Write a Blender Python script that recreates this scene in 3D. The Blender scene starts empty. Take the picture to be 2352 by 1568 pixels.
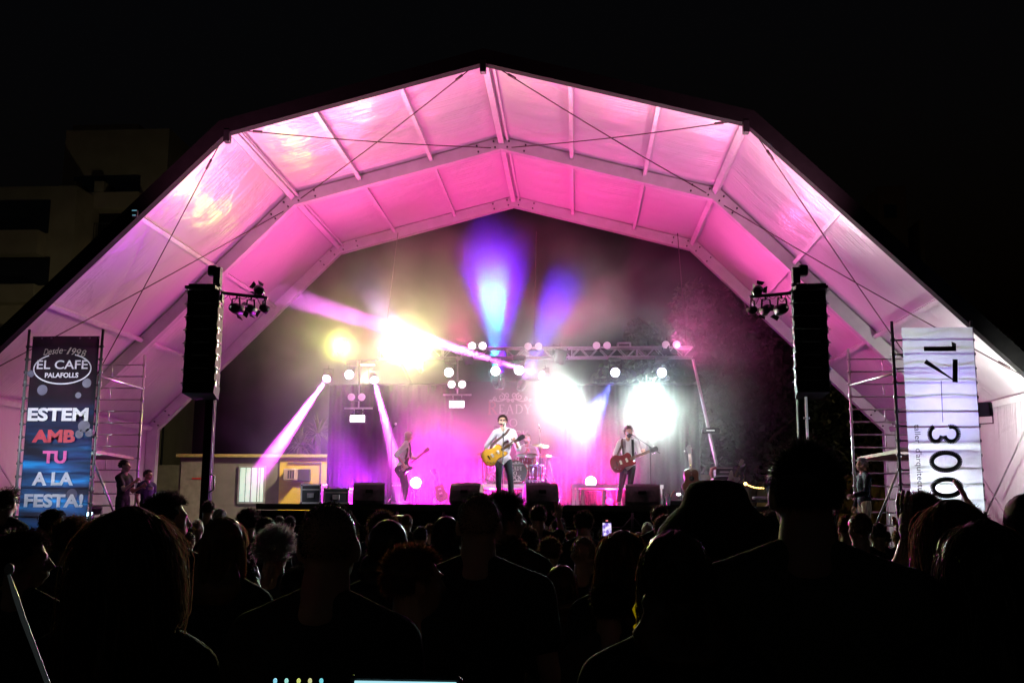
import bpy, math, random
import numpy as np
from mathutils import Vector, Matrix
R = random.Random(7)
NR = np.random.RandomState(11)
sc = bpy.context.scene
col = sc.collection
PI = math.pi

# ------------------------------------------------------------------ camera, sky, exposure
CAMZ = 1.75
YAW, PIT, ROL, FPX = 0.06439, 0.16022, 0.0057, 2333.6      # fitted to the tent frames (photo units: 2352 px wide)
_r0 = Vector((math.cos(YAW), math.sin(YAW), 0))
_f0 = Vector((-math.sin(YAW)*math.cos(PIT), math.cos(YAW)*math.cos(PIT), math.sin(PIT)))
_u0 = _r0.cross(_f0)
CR = _r0*math.cos(ROL) + _u0*math.sin(ROL)
CU = _u0*math.cos(ROL) - _r0*math.sin(ROL)
CF = _f0
CAM = Vector((0, 0, CAMZ))
cd = bpy.data.cameras.new('camera'); cam = bpy.data.objects.new('camera', cd); col.objects.link(cam)
cd.sensor_width = 36; cd.lens = FPX/2352*36; cd.clip_start = 0.05; cd.clip_end = 600
m = Matrix((CR, CU, -CF)).transposed().to_4x4(); m.translation = CAM
cam.matrix_world = m
sc.camera = cam

w = bpy.data.worlds.new('World'); sc.world = w; w.use_nodes = True
nt = w.node_tree; bg = nt.nodes['Background']
sky = nt.nodes.new('ShaderNodeTexSky'); sky.sky_type = 'NISHITA'; sky.sun_disc = False
sky.sun_elevation = math.radians(-4); sky.sun_rotation = math.radians(200)
nt.links.new(sky.outputs[0], bg.inputs[0]); bg.inputs[1].default_value = 0.085
sc.view_settings.view_transform = 'Standard'; sc.view_settings.look = 'None'
sc.view_settings.exposure = 0; sc.view_settings.gamma = 1
cy = sc.cycles
cy.use_adaptive_sampling = True; cy.adaptive_threshold = 0.025; cy.adaptive_min_samples = 32
cy.use_denoising = True
cy.max_bounces = 5; cy.diffuse_bounces = 3; cy.glossy_bounces = 2; cy.transmission_bounces = 3
cy.volume_bounces = 0; cy.transparent_max_bounces = 8
cy.sample_clamp_indirect = 4; cy.sample_clamp_direct = 0
cy.caustics_reflective = False; cy.caustics_refractive = False
cy.volume_step_rate = 1.0; cy.volume_max_steps = 96
cy.time_limit = 900


def Wp(dx, dy, Y):
    """point of the plane y = Y seen at photo position (dx, dy)"""
    a, b = dx-1176, dy-784
    d = CF*FPX + CR*a - CU*b
    t = Y/d.y
    return CAM + d*t
def c1(x, y): return (x*.57405*.57422, (1250+y*.57405)*.57422)
def c2(x, y): return ((900+x*.5739)*.57422, (1250+y*.5739)*.57422)
def c3(x, y): return ((1600+x*.5739)*.57422, (1250+y*.5739)*.57422)
def c4(x, y): return ((2300+x*.5739)*.57422, (1250+y*.5739)*.57422)
def c5(x, y): return ((3096+x*.57405)*.57422, (1250+y*.57405)*.57422)
def P2(x, y, Y): return Wp(*c2(x, y), Y)
def P3(x, y, Y): return Wp(*c3(x, y), Y)
def P4(x, y, Y): return Wp(*c4(x, y), Y)
def P5(x, y, Y): return Wp(*c5(x, y), Y)
def P1(x, y, Y): return Wp(*c1(x, y), Y)

# ------------------------------------------------------------------ materials
MATS = {}
def mat(name, color, rough=.6, metal=0, var=.18, vscale=6, bump=0, bscale=40, emit=None, estr=0, trans=0, spec=.5, stretch=None, sheen=0):
    if name in MATS: return MATS[name]
    M = bpy.data.materials.new(name); M.use_nodes = True
    n = M.node_tree.nodes; l = M.node_tree.links
    b = n['Principled BSDF']
    tc = n.new('ShaderNodeTexCoord'); mp = n.new('ShaderNodeMapping')
    l.new(tc.outputs['Object'], mp.inputs[0])
    if stretch: mp.inputs['Scale'].default_value = stretch
    nz = n.new('ShaderNodeTexNoise'); nz.inputs['Scale'].default_value = vscale; nz.inputs['Detail'].default_value = 5
    l.new(mp.outputs[0], nz.inputs[0])
    rp = n.new('ShaderNodeValToRGB')
    rp.color_ramp.elements[0].position = .3; rp.color_ramp.elements[1].position = .7
    c = color
    rp.color_ramp.elements[0].color = (*[max(0, x*(1-var)) for x in c], 1)
    rp.color_ramp.elements[1].color = (*[min(1, x*(1+var)) for x in c], 1)
    l.new(nz.outputs[0], rp.inputs[0]); l.new(rp.outputs[0], b.inputs['Base Color'])
    b.inputs['Roughness'].default_value = rough; b.inputs['Metallic'].default_value = metal
    b.inputs['Specular IOR Level'].default_value = spec if rough < .75 else min(spec, .15)
    if sheen: b.inputs['Sheen Weight'].default_value = sheen
    if emit:
        b.inputs['Emission Color'].default_value = (*emit, 1); b.inputs['Emission Strength'].default_value = estr
    if bump:
        bz = n.new('ShaderNodeTexNoise'); bz.inputs['Scale'].default_value = bscale; bz.inputs['Detail'].default_value = 4
        l.new(mp.outputs[0], bz.inputs[0])
        bp = n.new('ShaderNodeBump'); bp.inputs['Strength'].default_value = bump; bp.inputs['Distance'].default_value = .02
        l.new(bz.outputs[0], bp.inputs['Height']); l.new(bp.outputs[0], b.inputs['Normal'])
    if trans:
        tr = n.new('ShaderNodeBsdfTranslucent'); l.new(rp.outputs[0], tr.inputs[0])
        mx = n.new('ShaderNodeMixShader'); mx.inputs[0].default_value = trans
        l.new(b.outputs[0], mx.inputs[1]); l.new(tr.outputs[0], mx.inputs[2])
        l.new(mx.outputs[0], n['Material Output'].inputs[0])
    MATS[name] = M
    return M
def glow(name, c, s):
    return mat(name, (.8, .8, .8), .3, emit=c, estr=s)

ALU = mat('aluminium', (.55, .55, .56), .35, .9, .12, 9, .1, 60)
ALUP = mat('frame aluminium', (.62, .62, .63), .5, .2, .1, 3)
STEEL = mat('galvanised steel', (.45, .46, .48), .4, .8, .2, 14)
DSTEEL = mat('dark steel', (.05, .05, .055), .45, .5)
BLACK = mat('black plastic', (.018, .018, .02), .5, 0, .3, 20, .15, 90)
BLKM = mat('matte black', (.012, .012, .012), .8, 0, .3)
CHROME = mat('chrome', (.8, .8, .8), .15, 1, .05)
CLOTHB = mat('black drape', (.010, .010, .012), .9, 0, .4, 3, .5, 8, stretch=(8, 8, .6))
WOOD = mat('plywood', (.30, .2, .12), .7, 0, .25, 5)
SKIN = mat('skin', (.55, .33, .24), .5, 0, .08, 12)
SKIN2 = mat('tanned skin', (.40, .23, .16), .5, 0, .08, 12)
EYEW = mat('eye white', (.8, .78, .75), .3, var=.02)
EYEB = mat('dark iris', (.03, .02, .015), .2)

# ------------------------------------------------------------------ mesh helpers
ORG = {}
def tag(o, label=None, cat=None, group=None, kind=None):
    if label: o['label'] = label
    if cat: o['category'] = cat
    if group: o['group'] = group
    if kind: o['kind'] = kind
    return o
def thing(name, loc, label, cat, group=None):
    o = bpy.data.objects.new(name, None); col.objects.link(o); o.empty_display_size = .1
    o.location = loc; ORG[o.name] = Vector(loc)
    return tag(o, label, cat, group)
def link_mesh(name, me, mats, parent=None):
    o = bpy.data.objects.new(name, me); col.objects.link(o)
    for mm in (mats if isinstance(mats, (list, tuple)) else [mats]):
        if mm and mm.name not in [x.name for x in me.materials if x]: me.materials.append(mm)
    if parent:
        o.parent = parent; ORG[o.name] = ORG[parent.name]
    else: ORG[o.name] = Vector((0, 0, 0))
    return o
def basis(z, hint=None):
    z = Vector(z).normalized()
    h = Vector(hint) if hint is not None else (Vector((0, 0, 1)) if abs(z.z) < .9 else Vector((0, 1, 0)))
    x = h.cross(z)
    if x.length < 1e-6: x = Vector((1, 0, 0)).cross(z)
    x.normalize(); y = z.cross(x)
    return x, y, z
class MB:
    def __init__(s): s.v = []; s.f = []; s.mi = []; s.sm = []
    def add(s, vs, fs, mi=0, smooth=False):
        n = len(s.v); s.v += [Vector(p) for p in vs]
        for f in fs:
            s.f.append([i+n for i in f]); s.mi.append(mi); s.sm.append(smooth)
        return s
    def box(s, c, size, ax=None, mi=0):
        c = Vector(c); hx, hy, hz = [k/2 for k in size]
        X, Y, Z = ax if ax else (Vector((1, 0, 0)), Vector((0, 1, 0)), Vector((0, 0, 1)))
        vs = [c+X*a*hx+Y*b*hy+Z*d*hz for a in (-1, 1) for b in (-1, 1) for d in (-1, 1)]
        return s.add(vs, [(0, 1, 3, 2), (4, 6, 7, 5), (0, 4, 5, 1), (2, 3, 7, 6), (0, 2, 6, 4), (1, 5, 7, 3)], mi)
    def bbox(s, c, size, bev=.02, ax=None, mi=0):
        """box with chamfered edges (prism of an octagon, tapered ends)"""
        hx, hy, hz = [k/2 for k in size]; b = min(bev, hx*.9, hy*.9, hz*.9)
        X, Y, Z = ax if ax else (Vector((1, 0, 0)), Vector((0, 1, 0)), Vector((0, 0, 1)))
        c = Vector(c); rings = []
        for z, k in ((-hz, b), (-hz+b, 0), (hz-b, 0), (hz, b)):
            o = [(hx-k, hy-k-b), (hx-k-b, hy-k), (-hx+k+b, hy-k), (-hx+k, hy-k-b), (-hx+k, -hy+k+b), (-hx+k+b, -hy+k), (hx-k-b, -hy+k), (hx-k, -hy+k+b)]
            rings.append([c+X*p+Y*q+Z*z for p, q in o])
        return s.loft(rings, True, True, mi)
    def bar(s, p, q, wd, ht=None, mi=0, hint=None):
        p, q = Vector(p), Vector(q); x, y, z = basis(q-p, hint); ht = ht or wd
        return s.box((p+q)/2, (wd, ht, (q-p).length), (x, y, z), mi)
    def loft(s, rings, closed=True, caps=True, mi=0, smooth=False):
        n = len(rings[0]); vs = [p for r in rings for p in r]; fs = []
        for i in range(len(rings)-1):
            for j in range(n if closed else n-1):
                k = (j+1) % n
                fs.append((i*n+j, i*n+k, (i+1)*n+k, (i+1)*n+j))
        if caps:
            fs.append(tuple(range(n-1, -1, -1))); fs.append(tuple((len(rings)-1)*n+j for j in range(n)))
        return s.add(vs, fs, mi, smooth)
    def tube(s, pts, r, n=8, mi=0, caps=True):
        pts = [Vector(p) for p in pts]; rr = r if isinstance(r, (list, tuple)) else [r]*len(pts)
        rings = []; hint = None
        for i, p in enumerate(pts):
            d = (pts[min(i+1, len(pts)-1)]-pts[max(i-1, 0)])
            x, y, z = basis(d, hint); hint = y
            rings.append([p+(x*math.cos(2*PI*k/n)+y*math.sin(2*PI*k/n))*rr[i] for k in range(n)])
        return s.loft(rings, True, caps, mi, True)
    def cyl(s, p, q, r, r2=None, n=12, mi=0): return s.tube([p, q], [r, r if r2 is None else r2], n, mi)
    def ell(s, c, rad, ax=None, n=14, m=9, mi=0):
        c = Vector(c); X, Y, Z = ax if ax else (Vector((1, 0, 0)), Vector((0, 1, 0)), Vector((0, 0, 1)))
        if not isinstance(rad, (list, tuple)): rad = (rad,)*3
        vs = [c+Z*rad[2]]
        for i in range(1, m):
            t = PI*i/m
            for j in range(n):
                a = 2*PI*j/n
                vs.append(c+X*rad[0]*math.sin(t)*math.cos(a)+Y*rad[1]*math.sin(t)*math.sin(a)+Z*rad[2]*math.cos(t))
        vs.append(c-Z*rad[2]); fs = []
        for j in range(n): fs.append((0, 1+j, 1+(j+1) % n))
        for i in range(m-2):
            for j in range(n):
                a = 1+i*n+j; b = 1+i*n+(j+1) % n
                fs.append((a, a+n, b+n, b))
        L = len(vs)-1
        for j in range(n): fs.append((L, 1+(m-2)*n+(j+1) % n, 1+(m-2)*n+j))
        return s.add(vs, fs, mi, True)
    def cap(s, p, q, r1, r2=None, n=12, mi=0):
        r2 = r1 if r2 is None else r2
        s.cyl(p, q, r1, r2, n, mi); s.ell(p, r1, n=n, m=8, mi=mi); s.ell(q, r2, n=n, m=8, mi=mi)
        return s
    def lathe(s, c, axis, prof, n=20, mi=0, caps=False, hint=None):
        x, y, z = basis(axis, hint); c = Vector(c)
        rings = [[c+z*h+(x*math.cos(2*PI*k/n)+y*math.sin(2*PI*k/n))*r for k in range(n)] for r, h in prof]
        return s.loft(rings, True, caps, mi, True)
    def prism(s, outl, c, ax, d, bev=0, mi=0):
        """outline in ax[0], ax[1] plane, thickness d along ax[2]"""
        X, Y, Z = ax; c = Vector(c)
        cx = sum(p[0] for p in outl)/len(outl); cyy = sum(p[1] for p in outl)/len(outl)
        def ring(k, z): return [c+X*(cx+(a-cx)*k)+Y*(cyy+(b-cyy)*k)+Z*z for a, b in outl]
        if bev: rs = [ring(1-bev, -d/2), ring(1, -d/2+d*.25), ring(1, d/2-d*.25), ring(1-bev, d/2)]
        else: rs = [ring(1, -d/2), ring(1, d/2)]
        return s.loft(rs, True, True, mi)
    def mesh(s, name, org=None):
        me = bpy.data.meshes.new(name)
        o = org or Vector((0, 0, 0))
        me.from_pydata([tuple(p-o) for p in s.v], [], s.f)
        me.polygons.foreach_set('material_index', s.mi); me.polygons.foreach_set('use_smooth', s.sm)
        me.update()
        return me
    def build(s, name, mats, parent=None):
        o = ORG[parent.name] if parent else None
        me = s.mesh(name, o)
        for mm in (mats if isinstance(mats, (list, tuple)) else [mats]): me.materials.append(mm)
        ob = bpy.data.objects.new(name, me); col.objects.link(ob)
        if parent:
            ob.parent = parent; ORG[ob.name] = ORG[parent.name]
        else: ORG[ob.name] = Vector((0, 0, 0))
        return ob
def remesh(mb, vox, smooth=3, fac=.5):
    """union of the closed shapes in mb as one continuous skin -> (verts, faces)"""
    me = mb.mesh('tmp'); o = bpy.data.objects.new('tmp', me); col.objects.link(o)
    r = o.modifiers.new('r', 'REMESH'); r.mode = 'VOXEL'; r.voxel_size = vox; r.use_smooth_shade = True
    if smooth:
        k = o.modifiers.new('s', 'SMOOTH'); k.iterations = smooth; k.factor = fac
    bpy.context.view_layer.update()
    dg = bpy.context.evaluated_depsgraph_get()
    e = o.evaluated_get(dg).to_mesh()
    nv = len(e.vertices); co = np.empty(nv*3); e.vertices.foreach_get('co', co)
    vs = [Vector(p) for p in co.reshape(-1, 3)]
    fs = [tuple(p.vertices) for p in e.polygons]
    o.evaluated_get(dg).to_mesh_clear()
    bpy.data.objects.remove(o); bpy.data.meshes.remove(me)
    return vs, fs
def text_mesh(body, bold=0, shear=0, extr=.0, align='CENTER'):
    cu = bpy.data.curves.new('t', 'FONT'); cu.body = body; cu.offset = bold; cu.shear = shear; cu.extrude = extr; cu.resolution_u = 4
    o = bpy.data.objects.new('t', cu); col.objects.link(o); bpy.context.view_layer.update()
    dg = bpy.context.evaluated_depsgraph_get(); e = o.evaluated_get(dg).to_mesh()
    vs = [v.co.copy() for v in e.vertices]; fs = [tuple(p.vertices) for p in e.polygons]
    o.evaluated_get(dg).to_mesh_clear(); bpy.data.objects.remove(o); bpy.data.curves.remove(cu)
    return vs, fs
def text_fit(mb, body, TL, BR, nrm=Vector((0, -1, 0)), rot=False, bold=0, shear=0, off=.004, mi=0, th=.002):
    """text stretched to the box TL..BR (world points of a plane facing -y)"""
    vs, fs = text_mesh(body, bold, shear, extr=.01)
    x0 = min(v.x for v in vs); x1 = max(v.x for v in vs); y0 = min(v.y for v in vs); y1 = max(v.y for v in vs)
    out = []
    for v in vs:
        a = (v.x-x0)/(x1-x0); b = (v.y-y0)/(y1-y0)
        if rot: X = TL.x+(BR.x-TL.x)*b; Z = TL.z+(BR.z-TL.z)*a
        else: X = TL.x+(BR.x-TL.x)*a; Z = BR.z+(TL.z-BR.z)*b
        out.append(Vector((X, TL.y-off-(th if v.z > 0 else 0), Z)))
    mb.add(out, fs, mi)
def ring_of(c, rx, ry, n=40):
    return [Vector((c.x+rx*math.cos(2*PI*k/n), c.y, c.z+ry*math.sin(2*PI*k/n))) for k in range(n+1)]
def smooth_outline(pts, k=5):
    out = []; n = len(pts)
    for i in range(n):
        p0, p1, p2, p3 = [Vector(pts[(i+j-1) % n]).to_2d() if len(pts[0]) == 2 else None for j in range(4)]
        for t in range(k):
            u = t/k
            q = .5*((2*p1)+(p2-p0)*u+(2*p0-5*p1+4*p2-p3)*u*u+(3*p1-p0-3*p2+p3)*u**3)
            out.append((q.x, q.y))
    return out
def spot(name, loc, target, color, power, angle, blend=.3, radius=.05, parent=None, vol=1.0):
    ld = bpy.data.lights.new(name, 'SPOT'); ld.color = color; ld.energy = power
    ld.spot_size = math.radians(angle); ld.spot_blend = blend; ld.shadow_soft_size = radius; ld.volume_factor = vol
    o = bpy.data.objects.new(name, ld); col.objects.link(o)
    d = Vector(target)-Vector(loc); o.rotation_mode = 'QUATERNION'; o.rotation_quaternion = d.to_track_quat('-Z', 'Y')
    o.location = Vector(loc)-(ORG[parent.name] if parent else Vector((0, 0, 0)))
    if parent: o.parent = parent
    return o
def point(name, loc, color, power, radius=.08, parent=None):
    ld = bpy.data.lights.new(name, 'POINT'); ld.color = color; ld.energy = power; ld.shadow_soft_size = radius
    o = bpy.data.objects.new(name, ld); col.objects.link(o)
    o.location = Vector(loc)-(ORG[parent.name] if parent else Vector((0, 0, 0)))
    if parent: o.parent = parent
    return o
def V(*a): return Vector(a)
def ln(p, q, t): return p*(1-t)+q*t

# ================================================================== GROUND, STAGE
GROUND = mat('asphalt', (.045, .045, .045), .85, 0, .3, 3, .6, 60)
g = MB(); g.box((0, 60, -.05), (500, 500, .1)); tag(g.build('ground', GROUND), kind='structure')
SZ = CAMZ+.02                                   # stage floor height
SX0, SX1 = Wp(588, 1157, 20).x, Wp(1905, 1157, 20).x
STG = mat('stage deck', (.03, .028, .027), .55, 0, .3, 2)
st = thing('stage', (0, 24, 0), 'low black concert stage with draped front under the big tent', 'stage')
b = MB(); b.box(((SX0+SX1)/2, 24.5, SZ-.06), (SX1-SX0, 9, .12)); b.build('deck', STG, st)
b = MB()
n = 160                                          # pleated front skirt
rings = []
for z in (.02, SZ-.13):
    rings.append([V(SX0+(SX1-SX0)*i/n, 20.03+.03*math.sin(i*1.9)+.015*math.sin(i*.7), z) for i in range(n+1)])
vs = rings[0]+rings[1]; b.add(vs, [(i, i+1, n+2+i, n+1+i) for i in range(n)], 0, True)
b.build('skirt', CLOTHB, st)
b = MB()
for i in range(13):
    x = SX0+.1+(SX1-SX0-.2)*i/12
    b.cyl((x, 19.94, .02), (x, 19.94, SZ-.14), .024, n=8)
    if i < 12:
        x2 = SX0+.1+(SX1-SX0-.2)*(i+1)/12
        b.cyl((x, 19.94, .5 if i % 2 else SZ-.2), (x2, 19.94, SZ-.2 if i % 2 else .5), .014, n=6)
        b.cyl((x, 19.94, SZ-.42), (x2, 19.94, SZ-.42), .014, n=6)
b.build('brace', DSTEEL, st)
for sx, x0, x1, lab in ((-1, Wp(225, 1160, 20).x, SX0-.05, 'dark side platform by the left banner tower where two crew stand'), (1, SX1+.05, Wp(2240, 1160, 20).x, 'dark side platform behind the right banner tower')):
    pf = thing('platform', ((x0+x1)/2, 21, 0), lab, 'platform')
    b = MB(); b.box(((x0+x1)/2, 21.2, .84), (x1-x0, 4.4, .12)); b.build('deck', STG, pf)
    for xx in (x0+.1, x1-.1):
        for yy in (19.2, 23.2): MB().cyl((xx, yy, 0), (xx, yy, .78), .03).build('leg', DSTEEL, pf)

# ================================================================== TENT
TX, HA, KX, KZ, EX, EZ = -1.88, 8.896+CAMZ, 5.255, 7.505+CAMZ, 10.58, 2.167+CAMZ
FY = [19.6, 24.6, 29.6]
def tent_mat():
    M = bpy.data.materials.new('tent membrane'); M.use_nodes = True; n = M.node_tree.nodes; l = M.node_tree.links
    bs = n['Principled BSDF']
    uv = n.new('ShaderNodeUVMap'); uv.uv_map = 'UVMap'
    def nz(sc_, detail, scale):
        mp = n.new('ShaderNodeMapping'); l.new(uv.outputs[0], mp.inputs[0]); mp.inputs['Scale'].default_value = sc_
        t = n.new('ShaderNodeTexNoise'); t.inputs['Scale'].default_value = scale; t.inputs['Detail'].default_value = detail
        l.new(mp.outputs[0], t.inputs[0]); return t
    a = nz((.22, 3.2, 1), 3, 1.6); b_ = nz((.5, 9, 1), 3, 1.5); d_ = nz((1, 1, 1), 4, .8)
    # patches of stronger creasing
    rp = n.new('ShaderNodeMapRange'); rp.inputs[1].default_value = .42; rp.inputs[2].default_value = .62; l.new(d_.outputs[0], rp.inputs[0])
    mu = n.new('ShaderNodeMath'); mu.operation = 'MULTIPLY'; l.new(b_.outputs[0], mu.inputs[0]); l.new(rp.outputs[0], mu.inputs[1])
    ad = n.new('ShaderNodeMath'); ad.operation = 'ADD'; hf = n.new('ShaderNodeMath'); hf.operation = 'MULTIPLY'; hf.inputs[1].default_value = .35; l.new(a.outputs[0], hf.inputs[0]); l.new(hf.outputs[0], ad.inputs[0]); l.new(mu.outputs[0], ad.inputs[1])
    bp = n.new('ShaderNodeBump'); bp.inputs['Strength'].default_value = .65; bp.inputs['Distance'].default_value = .06
    l.new(ad.outputs[0], bp.inputs['Height']); l.new(bp.outputs[0], bs.inputs['Normal'])
    cr = n.new('ShaderNodeValToRGB'); cr.color_ramp.elements[0].color = (.66, .66, .66, 1); cr.color_ramp.elements[1].color = (.8, .8, .79, 1)
    l.new(d_.outputs[0], cr.inputs[0]); l.new(cr.outputs[0], bs.inputs['Base Color'])
    bs.inputs['Roughness'].default_value = .30; bs.inputs['Specular IOR Level'].default_value = .5
    tr = n.new('ShaderNodeBsdfTranslucent'); tr.inputs[0].default_value = (.7, .7, .7, 1)
    mx = n.new('ShaderNodeMixShader'); mx.inputs[0].default_value = .08
    l.new(bs.outputs[0], mx.inputs[1]); l.new(tr.outputs[0], mx.inputs[2]); l.new(mx.outputs[0], n['Material Output'].inputs[0])
    return M
TENT = tent_mat()
tent = thing('stage_tent', (TX, 24.6, 0), 'huge white polygonal vault tent lit pink from inside over the stage', 'tent')
def prof(off):      # frame profile, offset outward from the inner edge
    a = V(TX, 0, HA+off*1.03)
    return [V(TX-EX-off, 0, 0), V(TX-EX-off, 0, EZ+off*.4), V(TX-KX-off*.55, 0, KZ+off*.87), a,
            V(TX+KX+off*.55, 0, KZ+off*.87), V(TX+EX+off, 0, EZ+off*.4), V(TX+EX+off, 0, 0)]
OFF = .33
IN, OU = prof(0), prof(OFF)
def panel(A, B, y0, y1, name, sag=.05, nu=30, nv=40, wall=False):
    vs = []; uvs = []; L = (B-A).length
    nrm = (B-A).cross(V(0, 1, 0)).normalized()
    if nrm.z < 0 and not wall: nrm = -nrm
    ph = R.random()*6
    for j in range(nv+1):
        for i in range(nu+1):
            u, v = i/nu, j/nv
            p = A.lerp(B, u); p = V(p.x, y0+(y1-y0)*v, p.z)
            s_ = math.sin(PI*v)*math.sin(PI*((u*3) % 1 if not wall else u))
            k = -sag*s_+.006*math.sin(v*38+ph+2*math.sin(u*5+ph))*math.sin(PI*v)
            vs.append(p+nrm*k); uvs.append((u*L, v*(y1-y0)))
    fs = [(j*(nu+1)+i, j*(nu+1)+i+1, (j+1)*(nu+1)+i+1, (j+1)*(nu+1)+i) for j in range(nv) for i in range(nu)]
    mb = MB(); mb.add(vs, fs, 0, True); o = mb.build(name, TENT, tent)
    ul = o.data.uv_layers.new(name='UVMap')
    arr = np.array([uvs[i] for f in fs for i in f], dtype=np.float32).ravel() + R.random()*20
    ul.data.foreach_set('uv', arr)
    return o
for bay in range(2):
    y0, y1 = FY[bay]+.02, FY[bay+1]+(.0 if bay == 0 else .3)
    for s_ in range(6):
        wall = s_ in (0, 5)
        panel(OU[s_], OU[s_+1], y0, y1, 'side_wall' if wall else 'roof_panel', .05 if not wall else .03, wall=wall, nu=24 if not wall else 12, nv=40)
# the membrane's outside lip over the front frame
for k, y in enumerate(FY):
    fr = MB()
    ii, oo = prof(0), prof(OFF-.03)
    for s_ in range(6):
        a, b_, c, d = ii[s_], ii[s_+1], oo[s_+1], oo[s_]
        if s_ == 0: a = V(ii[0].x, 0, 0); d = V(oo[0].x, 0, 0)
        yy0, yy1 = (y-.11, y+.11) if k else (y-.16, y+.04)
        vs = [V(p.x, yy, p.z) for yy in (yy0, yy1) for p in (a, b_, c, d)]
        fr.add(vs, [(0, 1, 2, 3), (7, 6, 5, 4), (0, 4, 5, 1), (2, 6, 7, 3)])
        # flange lips
        for e0, e1 in ((a, b_),):
            dd = (e1-e0).normalized(); nn = V(-dd.z, 0, dd.x)
            if (c-b_).dot(nn) < 0: nn = -nn
    fo = fr.build('frame_beam', ALUP if k else mat('painted shade frame profile', (.010, .010, .010), .8, spec=.1), tent)  # front beam coloured near black to stand for its unlit face
    bl = MB()
    for s_ in (1, 2, 3, 4, 5):
        for sg in (-1, 1):
            if (s_ == 1 and sg < 0) or (s_ == 5 and sg > 0): continue
            mid = (ii[s_]+oo[s_])/2; nxt = (ii[s_+sg]+oo[s_+sg])/2
            dd = (nxt-mid).normalized(); nn = V(-dd.z, 0, dd.x)
            for t in (.18, .62):
                for h in (-.08, .08):
                    p = mid+dd*t+nn*h; bl.cyl((p.x, y-.16, p.z), (p.x, y-.11, p.z), .022, n=8)
    if k: bl.build('bolt', DSTEEL, fo)
# purlins
fr3 = [IN[1].lerp(IN[2], 0)]
stations = []
for s_ in (1, 2, 3, 4):
    for t in (0, 1/3, 2/3): stations.append((s_, t))
stations.append((5, 0))
PUR = mat('purlin aluminium', (.7, .7, .7), .5, .1, .08)
for s_, t in stations:
    if s_ == 5: p = OU[5]; dd = (OU[5]-OU[4]).normalized()
    else: p = OU[s_].lerp(OU[s_+1], t); dd = (OU[s_+1]-OU[s_]).normalized()
    c_ = V(TX, 0, 5.0); nn = (c_-p); nn = (nn-dd*nn.dot(dd)).normalized() if t else (c_-p).normalized()
    big = t == 0
    if s_ in (1, 5) and t == 0: nn = V(1 if s_ == 1 else -1, 0, -.6).normalized()
    for bay in range(2):
        q = p+nn*(.15 if big else .12)
        hw = .13 if big else .09
        mb = MB(); mb.bar((q.x, FY[bay]+.05, q.z), (q.x, FY[bay+1]-.12, q.z), hw, hw, hint=nn)
        if big and s_ in (2, 3, 4):
            q2 = q+V(.16 if s_ != 4 else -.02, 0, .03); mb.bar((q2.x, FY[bay]+.05, q2.z), (q2.x, FY[bay+1]-.12, q2.z), .05, .05)
        mb.build('purlin', PUR, tent)
# bracing cables of the front bay
def fp(P, y, inset=.12): return V(P.x, y, P.z)
CAB = mat('steel cable', (.10, .07, .07), .5, .6)
def cable(p, q, r=.013):
    mb = MB(); n_ = 10; pts = [p.lerp(q, i/n_)-V(0, 0, .05*math.sin(PI*i/n_)) for i in range(n_+1)]
    mb.tube(pts, r, 6); mb.cyl(p.lerp(q, .045), p.lerp(q, .075), r*2.2, n=6); mb.build('bracing_cable', CAB, tent)
fm = [FY[0]+.15, FY[1]-.1]
for a, c in ((1, 2), (2, 3), (4, 3), (5, 4)):
    A0 = IN[a]; B0 = IN[c]
    A = A0.lerp(B0, .03 if a != 1 else .02); B = A0.lerp(B0, .95)
    cable(V(A.x, fm[0], A.z+.12), V(B.x, fm[1], B.z+.1)); cable(V(B.x, fm[0], B.z+.1), V(A.x, fm[1], A.z+.12))
# wall bracing both sides
for sx in (1, 5):
    X = IN[sx].x
    mb = MB()
    for (ya, za, yb, zb) in ((19.8, .3, 24.4, 3.7), (19.8, 3.7, 24.4, .3)): mb.tube([V(X, ya, za), V(X, yb, zb)], .02, 6)
    mb.build('bracing_cable', ALU, tent)
for P in (IN[2], IN[3], IN[4]):
    MB().bbox((P.x, FY[0]-.09, P.z-.06), (.12, .16, .26), .01).build('frame_bracket', BLACK, tent)
# small lamp clipped on the outside of the front frame
p = Wp(310, 490, 19.35)
sl = thing('marker_lamp', p, 'tiny bluish lamp clipped to the left slope of the front tent frame', 'lamp')
MB().bbox(p, (.12, .06, .14), .01).build('housing', BLACK, sl)
b = MB(); b.box(p+V(0, -.035, .05), (.1, .01, .012)); b.box(p+V(0, -.035, -.05), (.07, .01, .012)); b.build('lens', glow('blue marker', (.3, .8, 1), .5), sl)

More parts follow.
